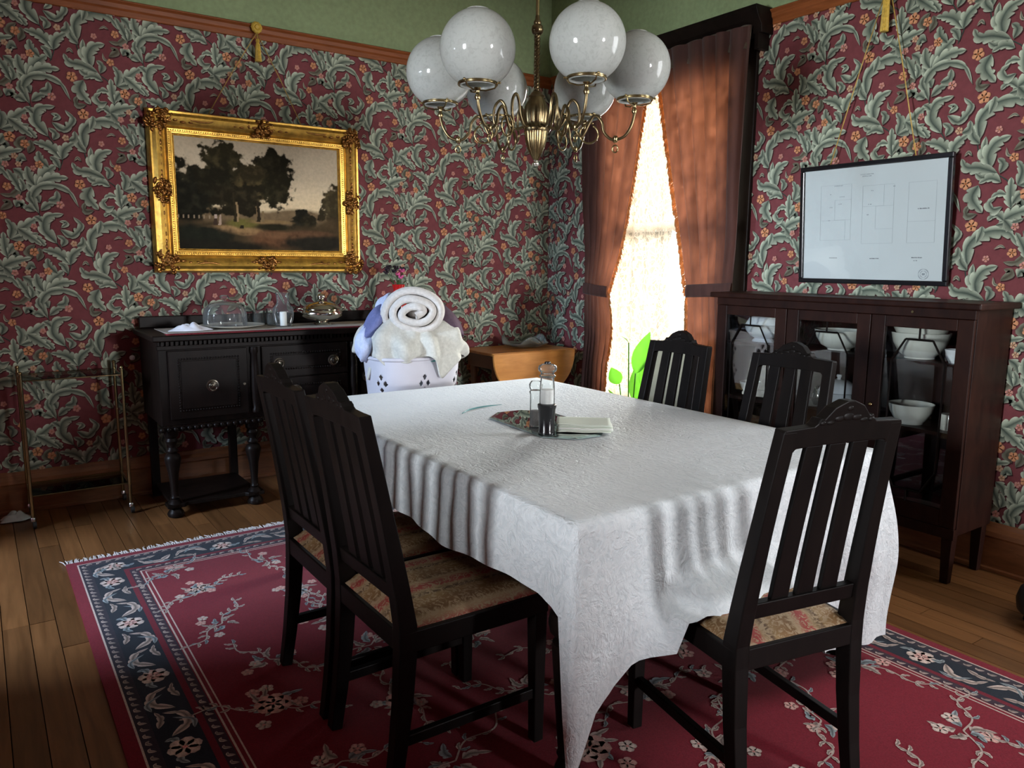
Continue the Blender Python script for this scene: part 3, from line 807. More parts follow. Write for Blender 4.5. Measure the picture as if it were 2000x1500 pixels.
# ------------------------------------------------------------------ window, lace and drapes on the right wall
win = bpy.data.objects.new('window_1', None); COL.objects.link(win); win['kind'] = 'structure'
M_sash = plain('painted_sash_wood', (.45, .42, .36), .5, var=.05)
cy = (WY0+WY1)/2
for a, b in (((WY0, WZ0), (WY0+.045, WZ1)), ((WY1-.045, WZ0), (WY1, WZ1)), ((WY0+.045, WZ0), (WY1-.045, WZ0+.07)), ((WY0+.045, WZ1-.05), (WY1-.045, WZ1)), ((WY0+.045, 1.585), (WY1-.045, 1.645))):
    MB().box((XR+.03, a[0], a[1]), (XR+.075, b[0], b[1])).build('sash_bar', M_sash, win)
for z0, z1 in ((WZ0+.07, 1.585), (1.645, WZ1-.05)):
    MB().box((XR+.05, WY0+.045, z0), (XR+.054, WY1-.045, z1)).build('pane', M_glass, win)
for a, b in (((WY0-.13, .23), (WY0, WZ1+.1)), ((WY1, .23), (WY1+.13, WZ1+.1)), ((WY0, WZ1), (WY1, WZ1+.1))):
    MB().box((XR-.028, a[0], a[1]), (XR-.0005, b[0], b[1])).build('casing', M_dark, win, bevel=.004)
MB().box((XR-.05, WY0-.16, WZ0-.035), (XR-.0005, WY1+.16, WZ0)).build('sill', M_dark, win, bevel=.004)

cor = thing('window_cornice', 'dark wooden cornice box with gathered heading above the window', 'cornice', (XR-.06, cy, 2.60), world=True)
CY0, CY1 = 2.85, 4.37
MB().prism([(XR-.001, 2.62), (XR-.10, 2.62), (XR-.105, 2.66), (XR-.13, 2.69), (XR-.155, 2.735), (XR-.155, 2.755), (XR-.001, 2.755)], 'y', CY0, CY1).build('crown_moulding', M_dark, cor, bevel=.002)
def vf(u, v):
    y = CY0+.06+(CY1-CY0-.12)*u; z = 2.675-.13*v
    return (XR-.108-.012*v-.016*abs(math.sin(u*38+.8*math.sin(u*11)))*(.4+.6*v), y, z)
M_drape = cloth_trans('brown_velvet_drape', (.070, .032, .027), (.22, .075, .036), .22, .85, 18, .25, (1, 1, .15))
M_gather = cloth_trans('gathered_heading_cloth', (.10, .075, .05), (.25, .12, .06), .15, .85, 30, .3)
MB().grid(vf, 150, 6).build('gathered_heading', M_gather, cor, smooth=True, solid=.004)
MB().box((XR-.10, CY0+.02, 2.54), (XR-.001, CY0+.045, 2.62)).build('bracket', M_dark, cor)
MB().box((XR-.10, CY1-.045, 2.54), (XR-.001, CY1-.02, 2.62)).build('bracket', M_dark, cor)

# lace
mt, nt, b = nodes_of('ivory_lace'); out = nt.nodes['Material Output']; nt.nodes.remove(b)
v = coords(nt, (1, 1, .8)); vo = nt.nodes.new('ShaderNodeTexVoronoi'); vo.inputs['Scale'].default_value = 26; vo.feature = 'DISTANCE_TO_EDGE'
nzv = noise(nt, v, 9, 3, .5, 2.5)
nt.links.new(v, vo.inputs['Vector'])
msk = ramp(nt, nzv, [(.47, (0, 0, 0)), (.50, (1, 1, 1)), (.54, (1, 1, 1)), (.57, (.15, .15, .15))])
thr = ramp(nt, vo.outputs['Distance'], [(.03, (1, 1, 1)), (.10, (0, 0, 0))])
mxn = nt.nodes.new('ShaderNodeMath'); mxn.operation = 'MAXIMUM'; nt.links.new(msk, mxn.inputs[0]); nt.links.new(thr, mxn.inputs[1])
op = nt.nodes.new('ShaderNodeMapRange'); op.inputs[3].default_value = .50; op.inputs[4].default_value = .985; nt.links.new(mxn.outputs[0], op.inputs[0])
tr = nt.nodes.new('ShaderNodeBsdfTransparent'); tl = nt.nodes.new('ShaderNodeBsdfTranslucent'); df = nt.nodes.new('ShaderNodeBsdfDiffuse')
tl.inputs[0].default_value = (.20, .15, .10, 1); df.inputs[0].default_value = (.60, .52, .43, 1)
m1 = nt.nodes.new('ShaderNodeMixShader'); m1.inputs[0].default_value = .55; nt.links.new(df.outputs[0], m1.inputs[1]); nt.links.new(tl.outputs[0], m1.inputs[2])
m2 = nt.nodes.new('ShaderNodeMixShader'); nt.links.new(op.outputs[0], m2.inputs[0]); nt.links.new(tr.outputs[0], m2.inputs[1]); nt.links.new(m1.outputs[0], m2.inputs[2]); nt.links.new(m2.outputs[0], out.inputs[0])
def lace(u, v):
    y = WY0-.05+(WY1-WY0+.10)*u; z = 2.53-2.35*v
    return (XR-.072-.014*math.sin(u*58+.7*math.sin(v*3))*(.4+.6*v)-.008*math.sin(u*23), y, z)
tag(MB().grid(lace, 150, 40).build('lace_curtain', mt, None, smooth=True), 'sheer ivory lace curtain glowing in the window between the drapes', 'curtain')

M_fringe = cloth_trans('rust_gold_fringe', (.42, .20, .075), (.8, .36, .12), .45, .8, 40, .35)
def drape(label, inner, outer, ztie, nf, seed):
    """inner/outer: y of the edges as functions of height"""
    rr = random.Random(seed)
    d = thing('drape', label, 'curtain', (XR-.13, (inner(.1)+outer(.1))/2, .02), group='velvet window drapes', world=True)
    zt, zb = 2.66, .03
    def amp(z): return .006+.030*min(1, abs(z-ztie)/.55)
    def surf(u, v):
        z = zt-(zt-zb)*v; yi, yo = inner(z), outer(z); y = yi+(yo-yi)*u
        ph = u*2*PI*nf+.9*math.sin(u*7+seed)
        xx = XR-.125-.006*math.sin(u*PI)-amp(z)*(.5+.5*math.sin(ph))*(.75+.25*math.sin(z*3+u*9))
        xx -= .035*math.exp(-((z-ztie)/.22)**2)
        y += .010*math.cos(ph)*min(1, abs(z-ztie)/.3)
        return (xx, y, z)
    MB().grid(surf, 110, 90).build('cloth', M_drape, d, smooth=True)
    fr = MB(); v = .055
    while v < .995:
        p = Vector(surf(0, v)); s = 1 if outer(1) < inner(1) else -1
        ln = rr.uniform(.028, .045); q = p+Vector((rr.uniform(-.008, .004), s*ln*.55, -ln*.8))
        fr.tube([p, (p+q)/2+Vector((-.004, s*.006, .002)), q], [.0036, .0052, .0024], 5); v += rr.uniform(.0022, .0034)
    f = fr.build('tassel_fringe', M_fringe, d, smooth=True, label='rust gold tassel fringe'); f['kind'] = 'stuff'
    P = []
    for k in range(15):
        u = -.04+1.08*k/14; q = surf(min(1, max(0, u)), (zt-ztie)/(zt-zb)); P.append((q[0]-.014-.012*math.sin(PI*k/14), q[1]+(0 if 0 < u < 1 else 0), ztie+.02*(k/14)))
    def tie(u, v):
        k = min(13, int(u*14)); f_ = u*14-k; a, b2 = P[k], P[k+1]
        return (a[0]+(b2[0]-a[0])*f_-.006*math.sin(PI*v), a[1]+(b2[1]-a[1])*f_, a[2]+(b2[2]-a[2])*f_+.075*(v-.5))
    MB().grid(tie, 28, 6).build('tieback', M_drape, d, smooth=True, solid=.006)
    return d
def lerp(a, b, t): return a+(b-a)*t
def li(z):       # inner edge of the drape near the corner
    if z > 1.18: t = (z-1.18)/(2.66-1.18); return lerp(3.965, 3.612, t**.80)
    return lerp(3.99, 3.955, z/1.18)+.03*math.sin(max(0, min(1, (1.18-z)/.5))*PI)*-1
def lo(z): return lerp(4.20, 4.32, max(0, (z-1.18)/1.48)) if z > 1.18 else lerp(4.27, 4.20, z/1.18)
def ri(z):
    if z > 1.20: t = (z-1.20)/(2.66-1.20); return lerp(3.235, 3.572, t**.85)
    return lerp(3.24, 3.235, z/1.2)
def ro(z): return lerp(2.905, 2.885, max(0, (z-1.2)/1.46)) if z > 1.2 else lerp(2.90, 2.905, z/1.2)
drape('red brown velvet drape tied back towards the dark room corner', li, lo, 1.18, 6, 1)
drape('red brown velvet drape tied back towards the china cabinet', ri, ro, 1.21, 6, 2)

# ------------------------------------------------------------------ chandelier
CX, CY, GZ, GR, GP = 1.916, 2.589, 2.0, .39, .358
chd = thing('chandelier', 'six-arm brass chandelier with frosted white glass globes above the table', 'chandelier', (CX, CY, 1.76), world=True)
M_globe, nt, b = nodes_of('frosted_etched_globe_glass')
v = coords(nt); out = nt.nodes['Material Output']
et = noise(nt, v, 60, 4, .6, 1.0)
geo = nt.nodes.new('ShaderNodeNewGeometry')
etc_ = ramp(nt, et, [(.36, (.53, .54, .51)), (.48, (.595, .605, .575)), (.62, (.61, .62, .59))])
nt.links.new(etc_, b.inputs['Base Color']); setin(b, Roughness=.10); b.inputs['Specular IOR Level'].default_value = .55
tl = nt.nodes.new('ShaderNodeBsdfTranslucent'); nt.links.new(etc_, tl.inputs[0])
mx = nt.nodes.new('ShaderNodeMixShader'); mx.inputs[0].default_value = .5; nt.links.new(b.outputs[0], mx.inputs[1]); nt.links.new(tl.outputs[0], mx.inputs[2]); nt.links.new(mx.outputs[0], out.inputs[0])
fl8 = lambda a, h: .05*math.cos(a*16)
MB().lathe([(.004, 1.758), (.010, 1.762), (.011, 1.772), (.006, 1.778), (.010, 1.782)], (CX, CY, 0), 16).build('finial', M_silver, chd, smooth=60)
MB().lathe([(.009, 1.782), (.020, 1.80), (.034, 1.83), (.042, 1.86), (.045, 1.885), (.047, 1.893)], (CX, CY, 0), 64, fl8).build('lower_bowl', M_brass, chd, smooth=60)
MB().lathe([(.047, 1.893), (.050, 1.90), (.050, 1.912), (.044, 1.918), (.046, 1.93), (.050, 1.96), (.047, 1.99), (.036, 2.012), (.030, 2.025), (.034, 2.03), (.020, 2.045), (.014, 2.05)], (CX, CY, 0), 64, lambda a, h: .04*math.cos(a*16) if 1.92 < h < 2.01 else 0).build('body', M_brassdk, chd, smooth=60)
def twist(r0, z0, z1):
    mb = MB(); n = 60
    for s in (0, 1, 2):
        mb.tube([(CX+.0055*math.cos(i*.55+s*2.1), CY+.0055*math.sin(i*.55+s*2.1), z0+(z1-z0)*i/n) for i in range(n+1)], r0, 6)
    return mb
twist(.0075, 2.05, 2.265).build('twisted_stem', M_brassdk, chd, smooth=True)
MB().lathe([(.012, 2.262), (.020, 2.268), (.024, 2.28), (.022, 2.295), (.014, 2.302), (.016, 2.310), (.010, 2.32), (.008, 2.335)], (CX, CY, 0), 24).build('stem_ball', M_brassdk, chd, smooth=50)
MB().lathe([(.0075, 2.33), (.0075, 3.30)], (CX, CY, 0), 16).build('upper_stem', M_brass, chd, smooth=50)
MB().lathe([(.012, 3.27), (.05, 3.29), (.075, 3.325), (.08, 3.3495)], (CX, CY, 0), 32).build('ceiling_canopy', M_brass, chd, smooth=50)
tilt = [.0, .0, -.004, -.004, .012, .006]
for k in range(6):
    a = GP+k*PI/3; dx, dy = math.cos(a), math.sin(a); gz = GZ+tilt[k]
    def P3(r, z, side=0): return (CX+dx*r-dy*side, CY+dy*r+dx*side, z)
    arm = [(.045, 1.915), (.085, 1.905), (.115, 1.94), (.125, 1.99), (.145, 2.015), (.168, 1.99), (.172, 1.94), (.160, 1.90), (.185, 1.875), (.215, 1.93), (.235, 1.955), (.262, 1.93), (.272, 1.89), (.305, 1.862), (.350, 1.872), (.378, 1.91), (GR, 1.955), (GR, gz-.018)]
    A = MB().tube([P3(*q) for q in [tuple(t) for t in cr_spline(arm, 72)]], .0058, 8).build('arm', M_brassdk, chd, smooth=True)
    # open scroll under the arm
    sc = [(.215+.042*(1-i/40*.25)*math.cos(i*.17+1.2), 1.885+.042*(1-i/40*.25)*math.sin(i*.17+1.2)) for i in range(38)]
    MB().tube([P3(r, z, .006) for r, z in sc], .0042, 6).build('scroll', M_brass, A, smooth=True)
    MB().lathe([(.0065, -.012), (.010, -.008), (.008, 0), (.011, .008), (.007, .014)], P3(.318, 1.862), 12).build('gas_cock', M_brass, A, smooth=50)
    MB().tube([P3(.318+.011*math.cos(t), 1.826+.014*math.sin(t)) for t in np.linspace(0, 2*PI, 17)[:-1]], .0032, 6, close=True).build('key', M_brass, A, smooth=True)
    MB().lathe([(.008, -.045), (.012, -.035), (.007, -.025), (.007, -.012), (.014, -.004)], P3(GR, gz), 12).build('burner_cup', M_brass, A, smooth=50)
    g = MB().tube([P3(GR+.069*math.cos(t), gz+.008, .069*math.sin(t)) for t in np.linspace(0, 2*PI, 37)[:-1]], .0042, 8, close=True)
    g.lathe([(.0715, .004), (.0715, .016), (.0695, .016), (.0695, .004)], P3(GR, gz), 40, cap=False)
    for j in range(3):
        t = a+j*2*PI/3; ex, ey = math.cos(t), math.sin(t); c0 = P3(GR, gz)
        g.tube([(c0[0]+ex*.008, c0[1]+ey*.008, gz-.012), (c0[0]+ex*.03, c0[1]+ey*.03, gz-.014), (c0[0]+ex*.062, c0[1]+ey*.062, gz-.006), (c0[0]+ex*.075, c0[1]+ey*.075, gz+.016)], .0030, 6)
        g.sph((c0[0]+ex*.079, c0[1]+ey*.079, gz+.012), .005, 8, 5)
    g.build('gallery', M_brass, A, smooth=50)
    R = .134; c0 = P3(GR, gz)
    prof = [(.062, .002), (.063, .010)]+[(R*math.cos(t), .012+R*.872+R*math.sin(t)) for t in np.linspace(-1.06, 1.28, 30)]
    prof += [(.040, prof[-1][1]+.004)]
    MB().lathe(prof, c0, 48, cap=False).build('globe', M_globe, A, smooth=True, solid=.003)

# ------------------------------------------------------------------ sideboard
SX0, SX1, SYF, SYB, SZ = .755, 2.32, 4.27, 4.80, .985
sb = thing('sideboard', 'dark carved oak sideboard on turned legs below the gilt-framed painting', 'sideboard', ((SX0+SX1)/2, 4.53, 0), world=True)
MB().box((SX0-.03, SYF-.035, SZ-.032), (SX1+.03, SYB, SZ)).build('top', M_dark, sb, bevel=.006)
MB().box((SX0+.0, SYB-.022, SZ+.0005), (SX1, SYB, SZ+.065)).build('back_gallery', M_dark, sb, bevel=.004)
MB().box((SX0, SYF+.02, .50), (SX1, SYB, SZ-.034)).build('carcass', M_dark, sb, bevel=.004)
mb = MB()
for i in range(66):
    xx = SX0+.01+(SX1-SX0-.02)*(i+.5)/66; mb.cbox((xx, SYF+.010, SZ-.046), (.013, .020, .022))
mb.build('dentil_moulding', M_dark, sb, bevel=.001)
MB().box((SX0-.006, SYF+.004, .905), (SX1+.006, SYF+.0195, .930)).build('frieze_moulding', M_dark, sb, bevel=.004)
M_pull = plain('blackened_brass_pull', (.16, .14, .11), .3, 1, .3)
def pull(parent, x, z):
    p = MB().lathe([(.034, 0), (.032, .006), (.026, .008), (.022, .005), (.012, .008), (.010, .016), (0.002, .018)], (x, SYF-.0005, z), 24, axis='y')
    for i, v_ in enumerate(p.v): p.v[i] = (v_[0], 2*(SYF-.0005)-v_[1], v_[2])
    o = p.build('pull_plate', M_pull, parent, smooth=50)
    MB().tube([(x+.021*math.cos(t), SYF-.018-.004*math.sin(t), z-.004+.022*math.sin(t)) for t in np.linspace(0, 2*PI, 25)[:-1]], .0030, 8, close=True).build('ring_pull', M_pull, parent, smooth=True)
def bead_frame(parent, x0, x1, z0, z1):
    mb = MB()
    for (a, b2) in (((x0, z0), (x1, z0)), ((x1, z0), (x1, z1)), ((x1, z1), (x0, z1)), ((x0, z1), (x0, z0))):
        L = math.hypot(b2[0]-a[0], b2[1]-a[1]); n = int(L/.014)
        for i in range(n): mb.sph((a[0]+(b2[0]-a[0])*i/n, SYF+.001, a[1]+(b2[1]-a[1])*i/n), (.0062, .0062, .0062), 6, 4)
    mb.build('bead_moulding', M_dark, parent, smooth=True)
def cupboard(x0, x1, z0, z1, name, pulls):
    d = MB().box((x0, SYF+.001, z0), (x1, SYF+.0185, z1)).build(name, M_dark, sb, bevel=.003)
    MB().box((x0+.06, SYF-.004, z0+.055), (x1-.06, SYF+.0005, z1-.055)).build('panel', M_dark, d, bevel=.004)
    bead_frame(d, x0+.05, x1-.05, z0+.045, z1-.045)
    for q in pulls: pull(d, *q)
    return d
dl_ = cupboard(.80, 1.205, .535, .90, 'door', [(1.015, .705)])
MB().lathe([(.007, 0), (.009, .004), (.004, .006)], (1.185, SYF-.004, .70), 12, axis='y').build('escutcheon', M_pull, dl_, smooth=50)
cupboard(1.87, 2.275, .535, .90, 'door', [(1.91, .69)])
cupboard(1.285, 1.79, .72, .90, 'drawer', [(1.38, .80), (1.70, .80)])
cupboard(1.285, 1.79, .535, .715, 'drawer', [(1.474, .64), (1.70, .64)])
for xx in (1.245, 1.83):
    MB().lathe([(.020, .535), (.022, .55), (.016, .56), (.019, .60), (.022, .68), (.020, .78), (.016, .86), (.022, .875), (.020, .90)], (xx, SYF+.006, 0), 16).build('pilaster', M_dark, sb, smooth=50)
def gadroon(x0, x1):
    mb = MB(); mb.box((x0, SYF-.004, .475), (x1, SYF+.02, .499)); n = int((x1-x0)/.032)
    for i in range(n): mb.sph((x0+(x1-x0)*(i+.5)/n, SYF-.006, .487), (.014, .011, .014), 10, 6)
    mb.build('gadroon_moulding', M_dark, sb, smooth=40)
gadroon(.735, 1.275); gadroon(1.80, 2.34)
MB().box((1.277, SYF+.004, .485), (1.798, SYF+.02, .499)).build('bottom_rail', M_dark, sb)
lp = [(.020, .055), (.036, .060), (.040, .075), (.030, .090), (.020, .100), (.024, .108), (.019, .116), (.019, .150), (.026, .24), (.040, .305), (.042, .325), (.034, .345), (.022, .352), (.030, .362), (.030, .37), (.022, .378), (.019, .39), (.027, .405), (.033, .42), (.026, .435), (.036, .445), (.038, .476)]
ft = [(.028, .0008), (.040, .006), (.044, .020), (.036, .035), (.024, .050), (.021, .0605)]
for xx in (.80, 1.225, 1.85, 2.275):
    l = MB().lathe(lp, (xx, SYF+.035, 0), 24).build('turned_leg', M_dark, sb, smooth=45)
    MB().lathe(ft, (xx, SYF+.035, 0), 24).build('bell_foot', M_dark, l, smooth=45)
for xx in (.79, 1.235, 1.84, 2.285):
    MB().box((xx-.022, SYB-.05, .0008), (xx+.022, SYB-.006, .499)).build('back_leg', M_dark, sb, bevel=.003)
for x0, x1 in ((.80, 1.225), (1.85, 2.275)):
    MB().prism([(x0-.045, SYF+.00), (x0+.045, SYF+.00), (x0+.06, SYF+.02), (x1-.06, SYF+.02), (x1-.045, SYF), (x1+.045, SYF), (x1+.045, SYF+.075), (x1+.02, SYF+.10), (x1+.015, SYB-.051), (x0-.015, SYB-.051), (x0-.02, SYF+.10), (x0-.045, SYF+.075)], 'z', .056, .078).build('stretcher_shelf', M_dark, sb, bevel=.004)
# ------------------------------------------------------------------ gilt framed landscape
PX0, PX1, PZ0, PZ1 = .862, 2.118, 1.297, 2.207
IX0, IX1, IZ0, IZ1 = 1.008, 1.965, 1.445, 2.075
pic = thing('framed_painting', 'landscape painting of dark trees in an ornate gilt frame above the sideboard', 'painting', ((PX0+PX1)/2, YB, PZ0), world=True)
def fbm(x, y, o=4, s=0):
    v = 0; a = .5
    for k in range(o): v += a*mnoise.noise(Vector((x*2**k+s, y*2**k, s*1.7))); a *= .5
    return v
def painting_colour(u, v):
    """u right, v up, 0..1; a wooded lane under a pale sky"""
    def sst(a, b, x): t = max(0, min(1, (x-a)/(b-a))); return t*t*(3-2*t)
    n1 = fbm(u*9, v*7, 5, 3.1); n2 = fbm(u*22, v*17, 4, 8.2); n3 = fbm(u*5, v*4, 3, 1.3)
    sky = np.array((.60, .49, .34))*(1-.35*(v-.4))+np.array((.14, .09, .02))*sst(.75, .35, v)+.03*n3
    c = sky
    # distant haze and low trees
    h = .355+.03*n1+.02*math.sin(u*11)
    far = sst(h+.03, h-.01, v); c = c*(1-far)+np.array((.17, .115, .06))*far*(1+.5*n2)
    def mass(cx, cy, rx, ry, rough, col, soft=.10):
        nonlocal c
        d = math.hypot((u-cx)/rx, (v-cy)/ry)+rough*(n1*1.3+n2*1.6)
        k = sst(1+soft, 1-soft, d); shade = .7+1.1*max(0, n2*2.2+n1*1.2+.15)
        c = c*(1-k)+np.array(col)*shade*k
    mass(.10, .52, .20, .24, .5, (.016, .014, .007)); mass(.03, .38, .16, .28, .4, (.012, .011, .006))
    mass(.27, .78, .14, .17, .6, (.030, .024, .010)); mass(.33, .62, .15, .16, .5, (.022, .018, .008)); mass(.23, .60, .12, .12, .6, (.018, .015, .007))
    mass(.44, .55, .13, .18, .5, (.055, .040, .016)); mass(.57, .76, .13, .16, .5, (.016, .013, .006)); mass(.58, .56, .12, .16, .55, (.022, .018, .008))
    mass(.45, .70, .08, .10, .6, (.040, .030, .013)); mass(.36, .46, .17, .14, .5, (.022, .017, .008))
    mass(1.00, .40, .12, .26, .5, (.045, .034, .016)); mass(.95, .48, .06, .12, .6, (.060, .045, .020))
    mass(.755, .285, .075, .10, .5, (.016, .014, .008)); mass(.80, .27, .05, .07, .6, (.025, .02, .01))
    # ground
    gl = .24+.05*math.sin(u*5+.6)*.3+.02*n1+(.10*sst(.78, 1.0, u))
    g = sst(gl+.03, gl-.03, v)
    gc = np.array((.055, .034, .017))*(1+.9*n1)+np.array((.012, .010, .004))
    c = c*(1-g)+gc*g
    def patch(cx, cy, rx, ry, col, rough=.3, soft=.35, a=1):
        nonlocal c
        d = math.hypot((u-cx)/rx, (v-cy)/ry)+rough*(n1+n2); k = sst(1+soft, 1-soft, d)*a
        c = c*(1-k)+np.array(col)*k*(1+.6*n2)
    patch(.30, .185, .17, .035, (.36, .22, .10)); patch(.40, .16, .10, .03, (.30, .18, .08)); patch(.38, .24, .10, .045, (.14, .12, .03)); patch(.55, .26, .14, .02, (.25, .16, .07))
    patch(.58, .10, .16, .08, (.14, .065, .030)); patch(.66, .14, .22, .03, (.17, .085, .040)); patch(.80, .16, .15, .03, (.12, .06, .03), a=.8)
    patch(.12, .12, .22, .10, (.014, .015, .009)); patch(.85, .07, .22, .07, (.020, .017, .011)); patch(.20, .03, .35, .05, (.015, .013, .008)); patch(.58, .215, .13, .03, (.020, .017, .008))
    # trunks, figures and dog
    def bar(cx, z0, z1, w, col):
        nonlocal c
        if z0 < v < z1 and abs(u-cx-.004*math.sin(v*23)-.006*n2) < w*(1+.8*sst(z0+.1, z0, v)): c = np.array(col)
    bar(.345, .25, .43, .006, (.30, .20, .10)); bar(.333, .25, .52, .006, (.03, .022, .010)); bar(.462, .26, .40, .004, (.18, .12, .06)); bar(.475, .26, .44, .007, (.025, .018, .01)); bar(.50, .26, .36, .005, (.20, .14, .07))
    bar(.243, .215, .31, .0045, (.42, .30, .22)); bar(.217, .215, .28, .006, (.05, .03, .02)); bar(.217, .275, .31, .005, (.45, .34, .27)); bar(.375, .195, .222, .006, (.02, .014, .008))
    if .27 < v < .30 and u < .2 and (u*34) % 1 < .3: c = np.array((.30, .22, .14))
    return np.clip(c, .004, .9)
NU, NV = 250, 168
mb = MB().grid(lambda u, v: (IX0-.01+(IX1-IX0+.02)*u, YB-.045, IZ0-.01+(IZ1-IZ0+.02)*v), NU, NV)
cc = [tuple(painting_colour(i/NU, j/NV))+(1,) for j in range(NV+1) for i in range(NU+1)]
mb.col = np.array(cc)
M_paint = vcol('oil_paint_canvas', .7, .10, 60, .08)
mb.build('canvas', M_paint, pic, label='oil landscape of a wooded lane with tall trees')
prof = [(0, .012), (.006, .050), (.012, .062), (.022, .060), (.030, .066), (.040, .074), (.060, .068), (.078, .052), (.090, .046), (.094, .050), (.100, .052), (.104, .046), (.118, .044), (.122, .048), (.128, .047), (.132, .036), (.147, .030)]
OUT = [(PX0, PZ0), (PX1, PZ0), (PX1, PZ1), (PX0, PZ1)]
for i in range(4):
    a = OUT[i]; b2 = OUT[(i+1) % 4]; mb = MB(); N = len(prof); nseg = 2
    def corner(p, d): sx = 1 if p[0] == PX0 else -1; sz = 1 if p[1] == PZ0 else -1; return (p[0]+sx*d, p[1]+sz*d)
    vs = []
    for p in (a, b2):
        for d, h in prof: q = corner(p, d); vs.append((q[0], YB-.012-h, q[1]))
        q = corner(p, .147); vs.append((q[0], YB-.012, q[1])); q = corner(p, 0); vs.append((q[0], YB-.012, q[1]))
    M_ = N+2; mb.add(vs, [(k, (k+1) % M_, M_+(k+1) % M_, M_+k) for k in range(M_)])
    mb.build('frame_moulding', M_gold, pic, smooth=35)
MB().box((PX0+.02, YB-.012, PZ0+.02), (PX1-.02, YB-.004, PZ1-.02)).build('backing_board', M_dark, pic)
rr = random.Random(7)
def cluster(x, z, w, h, n, name, arms):
    mb = MB()
    for i in range(n):
        a = rr.uniform(0, 6.28); r = rr.random()**.6; ex, ez = x+w*r*math.cos(a), z+h*r*math.sin(a)
        # little curled acanthus tips
        t0 = rr.uniform(0, 6.28); R = rr.uniform(.010, .022); hgt = .060+.018*(1-r)
        pts = [(ex+R*(1-k*.1)*math.cos(t0+k*.55), YB-.012-hgt-.004*math.sin(k), ez+R*(1-k*.1)*math.sin(t0+k*.55)) for k in range(7)]
        mb.tube(pts, [.003, .0070, .0085, .008, .007, .005, .003], 6)
        if i % 2 == 0: mb.sph((ex, YB-.012-hgt, ez), (rr.uniform(.006, .012), .008, rr.uniform(.006, .012)), 8, 5)
    for (dx, dz, L) in arms:
        for k in range(5):
            t = (k+1)/5; mb.sph((x+dx*L*t, YB-.012-.066+.006*t, z+dz*L*t+.006*math.sin(k*2)), (.011*(1.1-.5*t)*(1+abs(dx)), .008, .011*(1.1-.5*t)*(1+abs(dz))), 8, 5)
    mb.build(name, M_bronze, pic, smooth=True)
k_ = .062
for sx, px in ((1, PX0), (-1, PX1)):
    for sz, pz in ((1, PZ0), (-1, PZ1)): cluster(px+sx*k_, pz+sz*k_, .064, .064, 44, 'corner_ornament', ((sx, 0, .21), (0, sz, .20)))
xm, zm = (PX0+PX1)/2, (PZ0+PZ1)/2
for z in (PZ0+.058, PZ1-.058): cluster(xm, z, .075, .044, 36, 'centre_ornament', ((1, 0, .19), (-1, 0, .19)))
for x in (PX0+.058, PX1-.058): cluster(x, zm, .042, .075, 36, 'centre_ornament', ((0, 1, .19), (0, -1, .19)))
for zz in (PZ0+.03, PZ1-.03):                       # swags between ornaments
    for sx in (-1, 1):
        mb = MB(); mb.tube([(xm+sx*(.22+.24*t), YB-.078, zz+(.028 if zz < zm else -.028)*(1-4*(t-.5)**2)) for t in np.linspace(0, 1, 16)], [.003+.004*math.sin(PI*t) for t in np.linspace(0, 1, 16)], 6); mb.build('swag', M_bronze, pic, smooth=True)
for d, r, st in ((.112, .0042, .0125), (.137, .0030, .0085)):
    mb = MB()
    for a, b2 in (((PX0+d, PZ0+d), (PX1-d, PZ0+d)), ((PX1-d, PZ0+d), (PX1-d, PZ1-d)), ((PX1-d, PZ1-d), (PX0+d, PZ1-d)), ((PX0+d, PZ1-d), (PX0+d, PZ0+d))):
        L = math.hypot(a[0]-b2[0], a[1]-b2[1]); n = int(L/st); hh = .046 if d < .12 else .036
        for i in range(n): mb.sph((a[0]+(b2[0]-a[0])*i/n, YB-.012-hh, a[1]+(b2[1]-a[1])*i/n), r, 6, 4)
    mb.build('bead_row', M_gold, pic, smooth=True)
M_cord = plain('gold_silk_cord', (.42, .27, .06), .6, .0, .3, 60)
M_tassel = plain('gold_silk_tassel', (.55, .36, .05), .55, .0, .25, 90, .3, 200)
def hanger(name, label, top, ends, tz0, face):
    """rosette on the rail with tassel and two cords; face: unit vector into the room"""
    f = Vector(face); t = Vector(top); h = thing(name, label, 'picture cord', tuple(t), world=True)
    side = Vector((0, 0, 1)).cross(f).normalized()
    for e in ends:
        e = Vector(e); mb = MB(); mb.tube([t-f*.0+Vector((0, 0, -.03)), (t+e)/2+Vector((0, 0, -.004)), e], .0028, 6); mb.build('cord', M_cord, h, smooth=True)
    mb = MB()
    mb.lathe([(.0, .014), (.010, .014), (.014, .008), (.020, .012), (.027, .010), (.032, .004), (.033, 0)], (0, 0, 0), 28, lambda a, hh: .05*math.cos(a*10))
    Mx = Matrix((side, Vector((0, 0, 1)), f)).transposed()
    mb.v = [tuple(t+Mx @ Vector(v_)) for v_ in mb.v]; mb.build('rosette', M_tassel, h, smooth=40)
    z1 = t.z-.065
    MB().tube([t+Vector((0, 0, -.03)), t+f*.006+Vector((0, 0, -.065))], .0030, 6).build('tassel_loop', M_cord, h)
    p = t+f*.010
    MB().lathe([(.004, z1), (.010, z1-.006), (.011, z1-.018), (.007, z1-.024), (.011, z1-.028), (.014, z1-.045), (.0185, tz0+.002), (.017, tz0)], (p.x, p.y, 0), 40, lambda a, hh: .07*math.cos(a*20)).build('tassel', M_tassel, h, smooth=50)
hanger('picture_cord', 'gold rosette with tassel and cords holding the gilt-framed painting', (1.497, YB-.044, 2.728), ((1.20, YB-.020, 2.20), (1.76, YB-.020, 2.20)), 2.535, (0, -1, 0))

